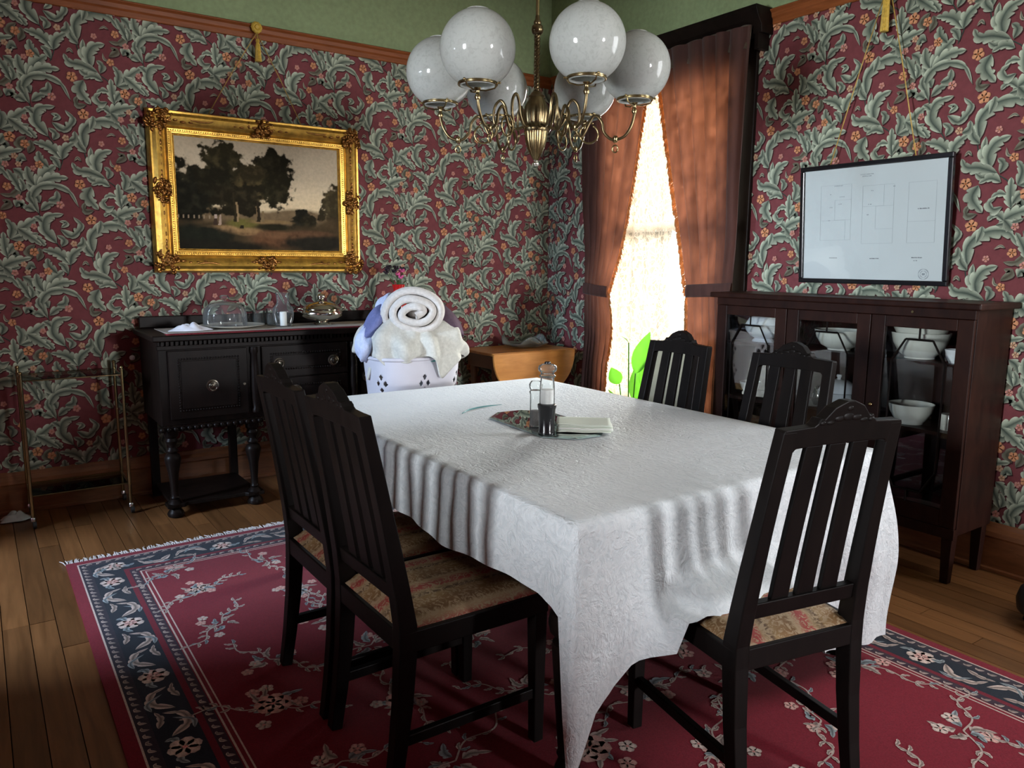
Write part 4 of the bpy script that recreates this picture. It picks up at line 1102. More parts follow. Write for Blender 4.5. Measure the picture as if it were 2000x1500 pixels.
# ------------------------------------------------------------------ framed floor plan on the right wall
DY0, DY1, DZ0, DZ1 = 1.778, 2.557, 1.280, 1.877
doc = thing('framed_document', 'white floor plan print in a thin black frame above the china cabinet', 'framed print', (XR, (DY0+DY1)/2, DZ0), world=True)
def tl_(z): return XR-.030-.045*(z-DZ0)/(DZ1-DZ0)          # hangs away from the wall at the top
def dbox(y0, y1, z0, z1, d0, d1):
    mb = MB(); mb.add([(tl_(z)-d, y, z) for d in (d0, d1) for (y, z) in ((y0, z0), (y1, z0), (y1, z1), (y0, z1))], [(0, 1, 2, 3), (7, 6, 5, 4), (0, 4, 5, 1), (1, 5, 6, 2), (2, 6, 7, 3), (3, 7, 4, 0)]); return mb
M_bframe = plain('black_lacquer_frame', (.008, .008, .010), .22, var=.1)
fw_ = .023
for a in ((DY0, DY1, DZ0, DZ0+fw_), (DY0, DY1, DZ1-fw_, DZ1), (DY0, DY0+fw_, DZ0+fw_, DZ1-fw_), (DY1-fw_, DY1, DZ0+fw_, DZ1-fw_)):
    dbox(*a, -.004, .020).build('frame_bar', M_bframe, doc, bevel=.004)
M_paper = plain('white_plan_paper', (.76, .77, .81), .6, var=.02, vscale=3)
dbox(DY0+fw_, DY1-fw_, DZ0+fw_, DZ1-fw_, .000, .006).build('paper', M_paper, doc)
M_ink = plain('faded_grey_ink', (.40, .41, .46), .8); M_inkd = plain('dark_grey_ink', (.16, .16, .19), .8)
ln = MB(); dk = MB()
def ink(mb, y0, y1, z0, z1):
    b_ = dbox(min(y0, y1), max(y0, y1), z0, z1, .0062, .0068); mb.add(b_.v, b_.f)
def room(y0, y1, z0, z1):
    t = .0007
    ink(ln, y0, y1, z0, z0+t); ink(ln, y0, y1, z1-t, z1); ink(ln, y0, y0+t, z0, z1); ink(ln, y1-t, y1, z0, z1)
room(2.27, 2.44, 1.50, 1.775); room(2.05, 2.21, 1.48, 1.76); room(1.85, 1.98, 1.48, 1.76)
room(2.27, 2.36, 1.60, 1.70); room(2.30, 2.44, 1.50, 1.60); room(2.05, 2.14, 1.55, 1.66); room(2.10, 2.21, 1.66, 1.76); room(1.85, 1.98, 1.48, 1.58)
for yc, zc, w_ in ((2.19, 1.815, .07), (2.19, 1.806, .05), (2.36, 1.410, .045), (2.137, 1.407, .050), (1.925, 1.411, .055), (1.932, 1.397, .02), (1.905, 1.637, .055), (2.34, 1.77, .05), (2.385, 1.73, .008), (2.05, 1.748, .012), (2.32, 1.715, .03), (2.33, 1.68, .018), (2.38, 1.665, .016), (2.16, 1.735, .015), (2.17, 1.67, .018), (2.39, 1.60, .012), (2.18, 1.62, .01)):
    n = max(2, int(w_/.007)); y = yc+w_/2
    for i in range(n):
        wd = w_/n*rr.uniform(.4, .85); ink(dk if w_ > .04 and zc < 1.7 else ln, y-wd, y, zc-.0022, zc+.0022*rr.uniform(.6, 1.2)); y -= w_/n
for R_ in (.024, .015):                                # round seal in the lower corner
    P = [(1.892+R_*math.cos(t), 1.334+R_*math.sin(t)) for t in np.linspace(0, 2*PI, 25)]
    for p, q in zip(P, P[1:]): ink(ln, min(p[0], q[0])-.0004, max(p[0], q[0])+.0004, min(p[1], q[1])-.0004, max(p[1], q[1])+.0004)
ink(ln, 1.885, 1.899, 1.329, 1.339)
ln.build('plan_line_print', M_ink, doc); dk.build('caption_print', M_inkd, doc)
dbox(DY0+fw_, DY1-fw_, DZ0+fw_, DZ1-fw_, .010, .012).build('glazing', M_glass, doc)
hanger('picture_cord', 'gold tassel with cords holding the black-framed floor plan', (XR-.044, 2.175, 2.735), ((tl_(1.86), 2.40, 1.865), (tl_(1.86), 1.955, 1.865)), 2.475, (-1, 0, 0))

# ------------------------------------------------------------------ china cabinet
KX0, KX1, KY0, KY1, KZ = 3.365, 3.70, 1.50, 2.845, 1.222
cab = thing('china_cabinet', 'dark mahogany china cabinet with three glazed doors against the right wall', 'cabinet', ((KX0+KX1)/2, (KY0+KY1)/2, 0), world=True)
MB().box((KX0-.03, KY0-.03, KZ-.028), (KX1, KY1+.03, KZ)).build('top', M_cab, cab, bevel=.006)
MB().box((KX0+.022, KY0, .22), (KX1, KY0+.022, KZ-.0285)).build('side_panel', M_cab, cab, bevel=.002)
MB().box((KX0+.022, KY1-.022, .22), (KX1, KY1, KZ-.0285)).build('side_panel', M_cab, cab, bevel=.002)
MB().box((KX1-.012, KY0+.023, .22), (KX1-.001, KY1-.023, KZ-.029)).build('back_panel', M_cab, cab)
MB().box((KX0+.022, KY0+.023, .22), (KX1-.013, KY1-.023, .245)).build('bottom_board', M_cab, cab)
MB().box((KX0, KY0, KZ-.0675), (KX0+.0215, KY1, KZ-.0285)).build('cornice_rail', M_cab, cab, bevel=.002)
MB().box((KX0, KY0, .205), (KX0+.0215, KY1, .252)).build('base_rail', M_cab, cab, bevel=.002)
M_shelf = M_cab
SH = (.655, .955)
for z in SH: MB().box((KX0+.045, KY0+.023, z-.016), (KX1-.013, KY1-.023, z)).build('shelf', M_shelf, cab)
for yy in (KY0+.03, KY1-.03):
    for xx in (KX0+.03, KX1-.035):
        MB().beam([(xx, yy, .0008), (xx, yy, .12), (xx, yy, .2195)], [.034, .042, .048], [.034, .042, .048]).build('leg', M_cab, cab, bevel=.003)
DW = (KY1-KY0)/3
for i in range(3):
    y0 = KY0+DW*i+.002; y1 = y0+DW-.004; z0, z1 = .2535, KZ-.069; xf = KX0
    d = thing('door', '', '', (xf, (y0+y1)/2, z0)); d.parent = cab; d.location = Vector(d.location)-ORIG[cab.name]
    del d['label']; del d['category']; ORIG[d.name] = Vector((xf, (y0+y1)/2, z0))
    def dm(lo, hi, nm, mat=M_cab, bv=.003):
        return MB().box(lo, hi).build(nm, mat, d, bevel=bv)
    st = .066
    dm((xf, y0, z0), (xf+.020, y0+st, z1), 'stile'); dm((xf, y1-st, z0), (xf+.020, y1, z1), 'stile')
    dm((xf, y0+st, z0), (xf+.020, y1-st, z0+.075), 'bottom_door_rail'); dm((xf, y0+st, z1-.050), (xf+.020, y1-st, z1), 'top_door_rail')
    MB().box((xf+.010, y0+st-.004, z0+.071), (xf+.013, y1-st+.004, z1-.046)).build('pane', M_glassdoor, d)
    yc = (y0+y1)/2; g0, g1 = z0+.075, z1-.050
    mb = MB(); bar = .0048; xb = xf+.006
    up = [(yc-.060, g1-.050), (yc-.118, g1-.150), (yc-.118, g0+.150), (yc-.060, g0+.050), (yc+.060, g0+.050), (yc+.118, g0+.150), (yc+.118, g1-.150), (yc+.060, g1-.050)]
    for (a, b2) in list(zip(up, up[1:]+up[:1]))+[((yc, g1), (yc, g1-.050)), ((yc, g0), (yc, g0+.050))]:
        mb.tube([(xb, a[0], a[1]), (xb, b2[0], b2[1])], bar, 4)
    mb.build('glazing_bar', M_black, d)
    if i != 1: MB().lathe([(.004, 0), (.009, .004), (.010, .010), (.004, .016)], (xf-.017, y1-.03 if i == 0 else y0+.03, .74), 14, axis='x').build('knob', M_brass, d, smooth=50)
MB().lathe([(.006, 0), (.004, .004)], (KX0-.005, 1.76, KZ-.048), 10, axis='x').build('keyhole_plate', M_brass, cab)

def china(name, label, cat, x, y, z, prof, mat, parts=(), n=32, group=None, sq=(1, 1)):
    t = thing(name, label, cat, (x, y, z+.0008), group=group)
    mb = MB().lathe(prof, (0, 0, 0), n); mb.v = [(p[0]*sq[0], p[1]*sq[1], p[2]) for p in mb.v]
    mb.build('bowl' if parts else 'body', mat, t, smooth=50)
    for nm, pr_, m2 in parts:
        mb = MB().lathe(pr_, (0, 0, 0), n); mb.v = [(p[0]*sq[0], p[1]*sq[1], p[2]) for p in mb.v]; mb.build(nm, m2, t, smooth=50)
    return t
bowlp = lambda r, h, f=.45: [(r*f, 0), (r*f, h*.06), (r*.72, h*.25), (r*.90, h*.6), (r, h), (r*.97, h), (r*.86, h*.6), (r*.68, h*.3), (0.001, h*.16)]
lidp = lambda r, z, h: [(r, z), (r*.97, z+.006), (r*.80, z+h*.45), (r*.45, z+h*.68), (.012, z+h*.72), (.008, z+h*.8), (.014, z+h*.9), (.011, z+h), (.001, z+h*1.02)]
tur = [(.060, 0), (.056, .010), (.045, .018), (.072, .032), (.094, .060), (.101, .088), (.106, .092), (.098, .093), (.088, .06), (.001, .025)]
china('china_tureen', 'blue-patterned white covered tureen on cabinet top shelf behind left door', 'tureen', 3.53, 2.655, SH[1], tur, M_white, (('lid', lidp(.098, .094, .075), M_white),), sq=(.8, 1.1))
china('china_bowl', 'small gold-rimmed footed bowl on middle shelf behind left cabinet door', 'bowl', 3.50, 2.70, SH[0], [(.024, 0), (.020, .012), (.045, .035), (.058, .075), (.056, .076), (.04, .04), (.001, .02)], M_china)
china('china_cup', 'narrow white cup on middle shelf behind left cabinet door', 'cup', 3.50, 2.555, SH[0], [(.022, 0), (.030, .02), (.033, .075), (.031, .075), (.027, .02), (.001, .01)], M_white)
china('serving_bowl', 'large white serving bowl on cabinet top shelf behind middle door', 'bowl', 3.53, 2.20, SH[1], bowlp(.125, .10), M_china, sq=(.9, 1))
china('china_tureen', 'round white covered tureen with knob lid on shelf behind middle door', 'tureen', 3.51, 2.175, SH[0], tur, M_white, (('lid', lidp(.098, .094, .085), M_white),), sq=(.9, 1))
china('china_jug', 'small dark jug on middle shelf beside the round tureen', 'jug', 3.56, 2.31, SH[0], [(.026, 0), (.040, .03), (.034, .07), (.026, .085), (.030, .10), (.028, .10), (.022, .085), (.001, .02)], M_silver)
china('mixing_bowl', 'wide cream ribbed mixing bowl on cabinet top shelf behind right door', 'bowl', 3.53, 1.80, SH[1], bowlp(.125, .118, .5), M_china)
china('mixing_bowl', 'shallower cream bowl nested in the wide ribbed bowl', 'bowl', 3.53, 1.80, SH[1]+.050, [(.05, 0), (.09, .04), (.120, .098), (.117, .098), (.085, .045), (.001, .01)], M_china)
china('china_cup', 'white teacup on cabinet top shelf behind right door', 'cup', 3.47, 1.615, SH[1], [(.022, 0), (.024, .008), (.036, .03), (.042, .06), (.040, .06), (.033, .03), (.001, .012)], M_white)
china('serving_bowl', 'glazed cream bowl on middle shelf behind right cabinet door', 'bowl', 3.50, 1.80, SH[0], bowlp(.098, .092, .55), M_china)
china('cream_canister', 'short cream canister on middle shelf beside the glazed bowl', 'canister', 3.50, 1.625, SH[0], [(.036, 0), (.038, .005), (.038, .065), (.036, .07), (.001, .07)], M_china)
china('oval_platter', 'pale oval platter lying on cabinet floor behind right door', 'platter', 3.52, 1.74, .2455, [(.09, 0), (.10, .006), (.145, .022), (.148, .026), (.10, .012), (.001, .010)], M_china, sq=(.75, 1.1))
china('stacked_platter', 'second pale platter lying on cabinet floor behind middle door', 'platter', 3.52, 2.18, .2455, [(.09, 0), (.10, .006), (.145, .022), (.148, .026), (.10, .012), (.001, .010)], M_china, sq=(.75, 1.1))
# ------------------------------------------------------------------ things on the sideboard
ST = SZ+.0006
M_runner = plain('ivory_runner_linen', (.50, .46, .40), .9, var=.08); M_redlace = plain('crimson_lace_trim', (.22, .012, .022), .85, var=.4, vscale=120)
rn = thing('table_runner', 'ivory linen runner with crimson lace edge along the sideboard top', 'runner', (1.55, 4.5, ST), world=True)
MB().box((SX0+.06, SYF+.045, ST), (SX1-.04, SYF+.41, ST+.0022)).build('linen', M_runner, rn)
mb = MB(); n = 90
for i in range(n):
    x0 = SX0+.05+(SX1-SX0-.08)*i/n; w_ = (SX1-SX0-.08)/n
    mb.lathe([(.016, 0), (.016, .0034)], (x0+w_/2, SYF-.004, ST), 10)
mb2 = MB().box((SX0+.045, SYF-.006, ST), (SX1-.03, SYF+.0445, ST+.0030)); mb.add(mb2.v, mb2.f)
mb.v = [(x_, max(y_, SYF-.030), z_) for x_, y_, z_ in mb.v]
mb.build('lace_edge', M_redlace, rn)
RT = ST+.003
def lathe_thing(name, label, cat, x, y, z, items, group=None):
    t = thing(name, label, cat, (x, y, z+.0006), group=group)
    for nm, pr_, mat, *k in items: MB().lathe(pr_, k[1] if len(k) > 1 else (0, 0, 0), 40, k[0] if k else None).build(nm, mat, t, smooth=50)
    return t
def crumple(name, label, cat, loc, rx, ry, h, mat, seed, rz=0, group=None):
    t0 = MB()
    def fn(u, v):
        a = u*2*PI; r = v
        k = 1+.28*mnoise.noise(Vector((math.cos(a)*1.5, math.sin(a)*1.5, seed)))+.10*math.sin(a*5+seed)
        x_, y_ = rx*r*k*math.cos(a), ry*r*k*math.sin(a)
        z_ = h*(1-r**1.6)*(.75+.9*abs(mnoise.noise(Vector((x_*22, y_*22, seed*2.1)))))+.004
        return (x_, y_, max(.0025, z_))
    t0.grid(fn, 56, 16); o = t0.build(name, mat, None, smooth=True, solid=.002); o.location = loc; o.rotation_euler[2] = rz
    return tag(o, label, cat, group)
M_napk = plain('white_cotton_cloth', (.72, .73, .80), .9, var=.05)
crumple('crumpled_napkin', 'crumpled bluish white napkin on left end of the sideboard', 'napkin', (.955, 4.44, ST+.002), .115, .060, .040, M_napk, 3.3)
PLX, PLY = 1.165, 4.53
lathe_thing('serving_plate', 'wide white plate under the glass cake dome', 'plate', PLX+.04, PLY, RT, [('plate', [(.09, 0), (.10, .004), (.175, .016), (.178, .019), (.17, .018), (.10, .008), (.001, .007)], M_china)])
dz = RT+.0215
lathe_thing('cake_dome', 'clear glass cake dome with knob standing on the white plate', 'cake dome', PLX, PLY, dz-.012, [('dome', [(.118, .001), (.120, .03), (.118, .075), (.108, .105), (.080, .128), (.04, .138), (.012, .141)], M_ware), ('knob', [(.012, .141), (.010, .150), (.022, .158), (.026, .168), (.020, .176), (.001, .178)], M_ware)])
lathe_thing('glass_mug', 'clear glass mug behind the cake dome', 'mug', 1.40, 4.68, RT, [('cup', [(.030, .001), (.034, .005), (.036, .085), (.034, .085), (.032, .008), (.001, .006)], M_ware)])
mg = [o for o in bpy.data.objects if o.name == 'glass_mug'][0]
MB().tube([(-.034, 0, .072), (-.056, 0, .068), (-.062, 0, .045), (-.052, 0, .024), (-.034, 0, .02)], .0045, 8).build('handle', M_glass, mg, smooth=True)
lathe_thing('glass_tumbler', 'narrow clear glass tumbler between cake dome and lantern jar', 'glass', 1.455, 4.60, RT, [('cup', [(.028, .001), (.030, .004), (.033, .10), (.031, .10), (.027, .006), (.001, .005)], M_ware)])
M_wax = plain('white_candle_wax', (.80, .80, .78), .5, var=.03)
lathe_thing('lantern_jar', 'clear glass hurricane jar with white candle on the sideboard', 'candle jar', 1.485, 4.485, RT, [('hurricane_glass', [(.040, .001), (.046, .006), (.058, .04), (.062, .075), (.058, .105), (.040, .128), (.034, .145), (.036, .175), (.042, .20)], M_ware), ('candle', [(.019, .004), (.020, .008), (.020, .082), (.017, .086), (.001, .084)], M_wax)])
rib = lambda a, h: .035*math.cos(a*28) if .025 < h < .07 else 0
ts = lathe_thing('silver_tureen', 'ribbed silver covered dish with side handles on the sideboard', 'tureen', 1.735, 4.52, RT, [('bowl', [(.055, .001), (.050, .008), (.030, .016), (.040, .024), (.090, .036), (.118, .052), (.124, .070), (.116, .086), (.112, .092), (.118, .095), (.110, .096), (.10, .08), (.001, .04)], M_silver, rib), ('lid', [(.112, .097), (.108, .104), (.090, .122), (.055, .135), (.020, .140), (.010, .146)], M_silver), ('lid_handle', [(.010, .146), (.016, .152), (.024, .166), (.020, .180), (.008, .186), (.001, .187)], M_silver)])
for s in (-1, 1): MB().tube([(s*.112, 0, .094), (s*.135, 0, .100), (s*.152, -.0, .098), (s*.150, 0, .088), (s*.125, 0, .078)], .0048, 8).build('side_handle', M_silver, ts, smooth=True)
lathe_thing('saucer', 'white saucer at right end of the sideboard', 'saucer', 2.115, 4.52, RT, [('plate', [(.030, .001), (.040, .004), (.072, .012), (.070, .013), (.035, .006), (.001, .005)], M_white)])
tc_ = lathe_thing('teacup', 'white teacup standing on the saucer', 'cup', 2.115, 4.52, RT+.0145, [('cup', [(.020, .001), (.024, .004), (.036, .028), (.042, .055), (.040, .055), (.030, .02), (.001, .010)], M_white)])
MB().tube([(-.036, 0, .045), (-.056, 0, .044), (-.058, 0, .028), (-.032, 0, .018)], .0034, 8).build('handle', M_white, tc_, smooth=True)
# bouquet
fv = thing('flower_vase', 'small red vase of dark and pink flowers on the sideboard behind the towels', 'vase', (2.245, 4.50, RT+.0006))
M_red = plain('red_glaze', (.45, .012, .012), .2, var=.1)
MB().lathe([(.035, 0), (.045, .02), (.055, .09), (.042, .16), (.032, .20), (.042, .238), (.040, .238), (.028, .20), (.001, .12)], (0, 0, 0), 28).build('pot', M_red, fv, smooth=50)
M_pink = plain('pink_petal', (.62, .10, .26), .6, var=.25, vscale=60); M_drk = plain('dark_purple_petal', (.020, .008, .014), .7, var=.4); M_stem = plain('green_stem', (.05, .09, .03), .6, var=.2)
rr = random.Random(5)
for i, (dx, dy, dz_, m_) in enumerate(((-.075, 0, .335, M_drk), (-.055, .02, .350, M_drk), (-.035, -.02, .325, M_drk), (-.090, -.01, .315, M_drk), (.03, 0, .340, M_drk), (.045, .02, .330, M_drk), (.010, -.02, .285, M_pink), (.022, -.01, .325, M_pink), (-.005, .0, .305, M_pink), (.0, .03, .345, M_drk))):
    st = MB().tube([(dx*.15, dy*.15, .16), (dx*.5, dy*.5, .26), (dx, dy, dz_)], .0018, 5).build('stem', M_stem, fv, smooth=True)
    mb = MB()
    for k in range(7):
        a = k*.9+i; mb.sph((dx+.011*math.cos(a), dy+.011*math.sin(a), dz_+.006*math.sin(a*2.3)), (.009, .009, .007), 7, 5)
    mb.build('blossom', m_, st, smooth=True)
for k in range(6):
    a = k*1.05; MB().grid(lambda u, v: (.03*math.cos(a)+(.05*v)*math.cos(a)-(u-.5)*.018*math.sin(PI*v)*math.sin(a), .03*math.sin(a)+.05*v*math.sin(a)+(u-.5)*.018*math.sin(PI*v)*math.cos(a), .235+.03*math.sin(v*2)), 3, 6).build('leaf', M_stem, fv, smooth=True)

# ------------------------------------------------------------------ laundry basket with towels
BX, BY, BZ = 1.895, 3.655, .490
bk = thing('laundry_basket', 'white plastic laundry basket with diamond cutouts behind the table', 'basket', (BX, BY, BZ+.0008))
VA = math.atan2(-BY, -BX)                       # direction towards the camera
def brim(a, t): 
    ex = .205+.040*t; ey = .165+.030*t; p = 3.0
    c_, s_ = math.cos(a), math.sin(a); k = (abs(c_/ex)**p+abs(s_/ey)**p)**(-1/p); return (k*c_, k*s_)
mb = MB(); NA, NR, HH = 288, 84, .385
for j in range(NR+1):
    for i in range(NA):
        x_, y_ = brim(2*PI*i/NA, j/NR); mb.v.append((x_, y_, .004+HH*j/NR))
dias = []
for k in range(6):
    a0 = VA+.36+k*PI/3
    for (da, dzz) in ((0, .034), (-.105, 0), (.105, 0), (0, -.034)):
        for zz in (.262, .10): dias.append((a0+da, zz+dzz))
for j in range(NR):
    for i in range(NA):
        a = 2*PI*(i+.5)/NA; z = .004+HH*(j+.5)/NR; cut = False
        for (da, dzz) in dias:
            e = (a-da+PI) % (2*PI)-PI
            if abs(e)*.215/.0135+abs(z-dzz)/.0165 < 1: cut = True; break
        if not cut: mb.f.append((j*NA+i, j*NA+(i+1) % NA, (j+1)*NA+(i+1) % NA, (j+1)*NA+i))
mb.build('wall', M_plastic, bk, smooth=True, solid=.003)
mb = MB(); pts = [(*brim(2*PI*i/96, 1.03), HH+.004) for i in range(96)]; mb.tube(pts, .010, 8, close=True); mb.build('rim', M_plastic, bk, smooth=True)
mb = MB(); mb.add([(*brim(2*PI*i/48, 0), .001) for i in range(48)]+[(*brim(2*PI*i/48, 0), .005) for i in range(48)], [tuple(range(47, -1, -1)), tuple(range(48, 96))]+[(i, (i+1) % 48, 48+(i+1) % 48, 48+i) for i in range(48)]); mb.build('base', M_plastic, bk)
TR_ = BZ+HH                                    # rim height
cd = Vector((math.cos(VA), math.sin(VA), 0)); cs = Vector((-math.sin(VA), math.cos(VA), 0))*-1   # towards camera, photo-right
if cs.dot(Vector((1, -1, 0))) < 0: cs = -cs
def at(s, d, z): return Vector((BX, BY, 0))+cs*s+cd*d+Vector((0, 0, z))
def terry(name, c): return plain(name, c, .95, var=.10, vscale=70, bumpy=.8, bscale=260, spec=.1)
M_tw = terry('white_terry', (.60, .57, .54)); M_tw2 = terry('offwhite_terry', (.56, .55, .50)); M_tb = terry('slate_blue_terry', (.16, .18, .36)); M_tp = terry('plum_brown_terry', (.10, .065, .09)); M_tl = terry('pale_blue_terry', (.56, .62, .82)); M_tt = terry('teal_terry', (.06, .28, .26))
# rolled towel, its spiral end facing the camera
mb = MB(); turns = 3.0; n = 210; T = []
for i in range(n+1):
    t = i/n; a = -1.6+t*turns*2*PI; r = .016+.132*t**.95+.004*math.sin(a*2.3)
    T.append((1.16*r*math.cos(a)+.004*math.sin(a*3), .86*r*math.sin(a)))
thk = .0215; D0, D1 = .155, -.19
inn = []; outn = []
for i in range(n+1):
    p = Vector(T[i]); q = Vector(T[min(i+1, n)])-Vector(T[max(i-1, 0)]); nn = Vector((-q.y, q.x)).normalized()
    inn.append(p+nn*thk*.9); outn.append(p-nn*thk*.9)
rc = (.020, 1.115)
def rollv(p, d, i):
    bulge = .045*(1-(Vector(p).length/.16)**2)
    return at(rc[0]+p[0], d+(bulge if d > 0 else 0)+.004*math.sin(i*.25), rc[1]+p[1]+(0 if d > 0 else -.02))
k = 0
for i in range(n+1):
    mid = (inn[i]+outn[i])/2
    mb.v += [tuple(rollv(inn[i], D0-.010, i)), tuple(rollv(mid, D0+.006, i)), tuple(rollv(outn[i], D0-.010, i)), tuple(rollv(outn[i], D1, i)), tuple(rollv(inn[i], D1, i))]
for i in range(n):
    for q in range(5): a = i*5+q; b2 = i*5+(q+1) % 5; mb.f.append((a, b2, b2+5, a+5))
mb.f.append((0, 1, 2, 3, 4)); mb.f.append(tuple(n*5+q for q in (4, 3, 2, 1, 0)))
mb.sph(tuple(at(rc[0], .10, rc[1])), (.040, .06, .036), 16, 10)
tag(mb.build('rolled_towel', M_tw, None, smooth=True), 'white towel rolled in a spiral on top of the laundry basket', 'towel', 'towels in the laundry basket')
def heap(name, label, mat, cfun, nu, nv, thick=.012, sub=0):
    o = MB().grid(cfun, nu, nv).build(name, mat, None, smooth=True, solid=thick)
    return tag(o, label, 'towel', 'towels in the laundry basket')
# bunched white towel hanging over the rim towards the camera
def hang(u, v):
    a = lerp(-1.75, 1.72, u)                      # around the basket, 0 = towards the camera
    prof_r = (.10, .20, .262, .285, .292, .290); prof_z = (1.045, 1.055, 1.00, .95, .90, 0)
    pts = [.12, .17, .16, .10]
    hem = .880-.105*math.exp(-((u-.17)/.05)**2)-.095*math.exp(-((u-.70)/.055)**2)-.030*math.exp(-((u-.93)/.05)**2)+.020*math.sin(u*23)
    hem -= .055*math.exp(-((u-.36)/.030)**2)
    t = v*5; i = min(4, int(t)); f = t-i
    zz = list(prof_z); zz[5] = hem; zz[4] = max(hem+.02, .90+.0)
    r = lerp(prof_r[i], prof_r[i+1], f); z = lerp(zz[i], zz[i+1], f)
    fold = math.sin(u*19+2.2*math.sin(u*6))
    r += (.030*fold+.016*math.sin(u*41+1))*smooth01(v*1.6)*(.5+.5*v)
    q_ = mnoise.noise(Vector((u*13, v*2.5, 4.4))); r += .045*q_*smooth01(v*2); z += .030*q_*(1-v)+.026*fold*(1-v)+.012*mnoise.noise(Vector((u*9, v*4, 2.2)))
    s = math.sin(a)*r*.92; d = math.cos(a)*r*.80
    return at(s+.005, d, z)
heap('draped_towel', 'off white towel bunched over the basket rim with hanging corners', M_tw2, hang, 110, 34, .010)
def lump(s0, d0, z0, rs, rd, rz_, seed, rot=0):
    def fn(u, v):
        a = u*2*PI; ph = -PI/2+PI*v
        k = 1+.16*mnoise.noise(Vector((math.cos(a)*1.4, math.sin(a)*1.4+seed, ph*1.3)))+.06*math.sin(a*4+ph*3+seed)
        x_, y_, z_ = rs*k*math.cos(ph)*math.cos(a), rd*k*math.cos(ph)*math.sin(a), rz_*k*math.sin(ph)
        c_, s_ = math.cos(rot), math.sin(rot); x_, z_ = x_*c_-z_*s_, x_*s_+z_*c_
        return at(s0+x_, d0+y_, z0+z_)
    return fn
heap('folded_towel', 'slate blue towel folded on left of the basket pile', M_tb, lump(-.185, .02, 1.035, .060, .13, .115, 1.1, -.45), 40, 20, 0)
heap('folded_towel', 'pale blue towel slipping over left rim of the basket', M_tl, lump(-.235, .06, .945, .052, .10, .090, 2.7, -.15), 40, 20, 0)
heap('folded_towel', 'light blue towel tucked behind the white roll', M_tl, lump(-.125, -.03, 1.105, .065, .12, .100, 6.2, -.3), 40, 20, 0)
heap('folded_towel', 'plum brown towel folded on right of the basket pile', M_tp, lump(.190, -.03, 1.060, .058, .14, .115, 3.9, .75), 40, 20, 0)
heap('folded_towel', 'teal towel peeping out under the white folds', M_tt, lump(.0, .10, .880, .17, .085, .040, 5.5, 0), 40, 16, 0)
heap('folded_towel', 'cream towel filling the middle of the basket', M_tw2, lump(.02, -.02, .99, .215, .17, .105, 8.1, 0), 40, 20, 0)

# ------------------------------------------------------------------ drop-leaf table with glass dish
M_maple = wood('honey_maple', (.46, .17, .034), (.70, .31, .080), .30, (2.5, 14, 14), 1.0)
LX0, LX1, LY0, LY1, LZ = 2.885, 3.60, 4.37, 4.80, .752
dt = thing('drop_leaf_table', 'honey coloured drop-leaf side table in the corner by the window', 'table', ((LX0+LX1)/2, 4.6, 0), world=True)
MB().box((LX0, LY0, LZ-.020), (LX1, LY1, LZ)).build('top', M_maple, dt, bevel=.005)
lc, hw = (LX0+LX1)/2, (LX1-LX0)/2
pl_ = [(LX0, LZ-.004), (LX1, LZ-.004)]+[(lc+hw*math.cos(t)**.8 if math.cos(t) > 0 else lc-hw*abs(math.cos(t))**.8, LZ-.022-.30*math.sin(t)) for t in np.linspace(0, PI, 33)]
MB().prism(pl_, 'y', LY0-.022, LY0-.002).build('hanging_leaf', M_maple, dt, bevel=.003, label='rounded hanging leaf of golden wood')
M_mdark = wood('shaded_maple_frame', (.12, .045, .014), (.22, .09, .03), .35, (6, 6, 3))  # maple darkened in its colour for the shade under the top
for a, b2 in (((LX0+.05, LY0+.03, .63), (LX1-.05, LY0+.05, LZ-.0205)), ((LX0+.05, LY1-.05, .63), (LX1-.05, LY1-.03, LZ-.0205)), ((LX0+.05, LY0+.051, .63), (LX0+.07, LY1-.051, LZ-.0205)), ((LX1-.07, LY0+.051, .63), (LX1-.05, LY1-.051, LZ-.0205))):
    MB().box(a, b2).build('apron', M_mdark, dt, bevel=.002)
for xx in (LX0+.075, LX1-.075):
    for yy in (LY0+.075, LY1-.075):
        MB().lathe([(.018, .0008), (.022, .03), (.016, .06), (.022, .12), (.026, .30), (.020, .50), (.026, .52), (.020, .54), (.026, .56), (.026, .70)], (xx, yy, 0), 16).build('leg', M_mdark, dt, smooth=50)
def dish(u, v):
    a = u*2*PI; r = .02+.13*v; wv = math.sin(a*3+.6)
    return (3.33+r*1.25*math.cos(a), 4.60+r*.95*math.sin(a), LZ+.003+.012*v**2+.055*max(0, wv)*v**2.5+.02*v**3)
tag(MB().grid(dish, 72, 14).build('glass_dish', thin_glass('green_tinted_glass', (.82, .92, .88), 1.0, .03, 1.3, .12), None, smooth=True, solid=.004), 'wavy clear glass dish on the drop-leaf table', 'dish')

# ------------------------------------------------------------------ things on the dining table
TT = TZ+.0035
mir = thing('mirror_tray', 'eight-sided mirror tray with polished edge on the white tablecloth', 'mirror', (1.755, 2.285, TT))
M_mirror = plain('silvered_mirror', (.62, .66, .66), .015, 1, .01)
hx, hy, cut = .140, .275, .085
def octo(k): a, b_, c_ = hx-k, hy-k, cut-k*.4; return [(a, -b_+c_), (a, b_-c_), (a-c_, b_), (-a+c_, b_), (-a, b_-c_), (-a, -b_+c_), (-a+c_, -b_), (a-c_, -b_)]
o1, o2 = octo(0), octo(.016)
MB().prism(o2, 'z', .0, .0056).build('mirror_plate', M_mirror, mir)
mb = MB(); mb.add([(p[0], p[1], 0) for p in o1]+[(p[0], p[1], .0028) for p in o1]+[(p[0], p[1], .0055) for p in o2], [tuple(range(7, -1, -1))]+[(i, (i+1) % 8, 8+(i+1) % 8, 8+i) for i in range(8)]+[(8+i, 8+(i+1) % 8, 16+(i+1) % 8, 16+i) for i in range(8)])
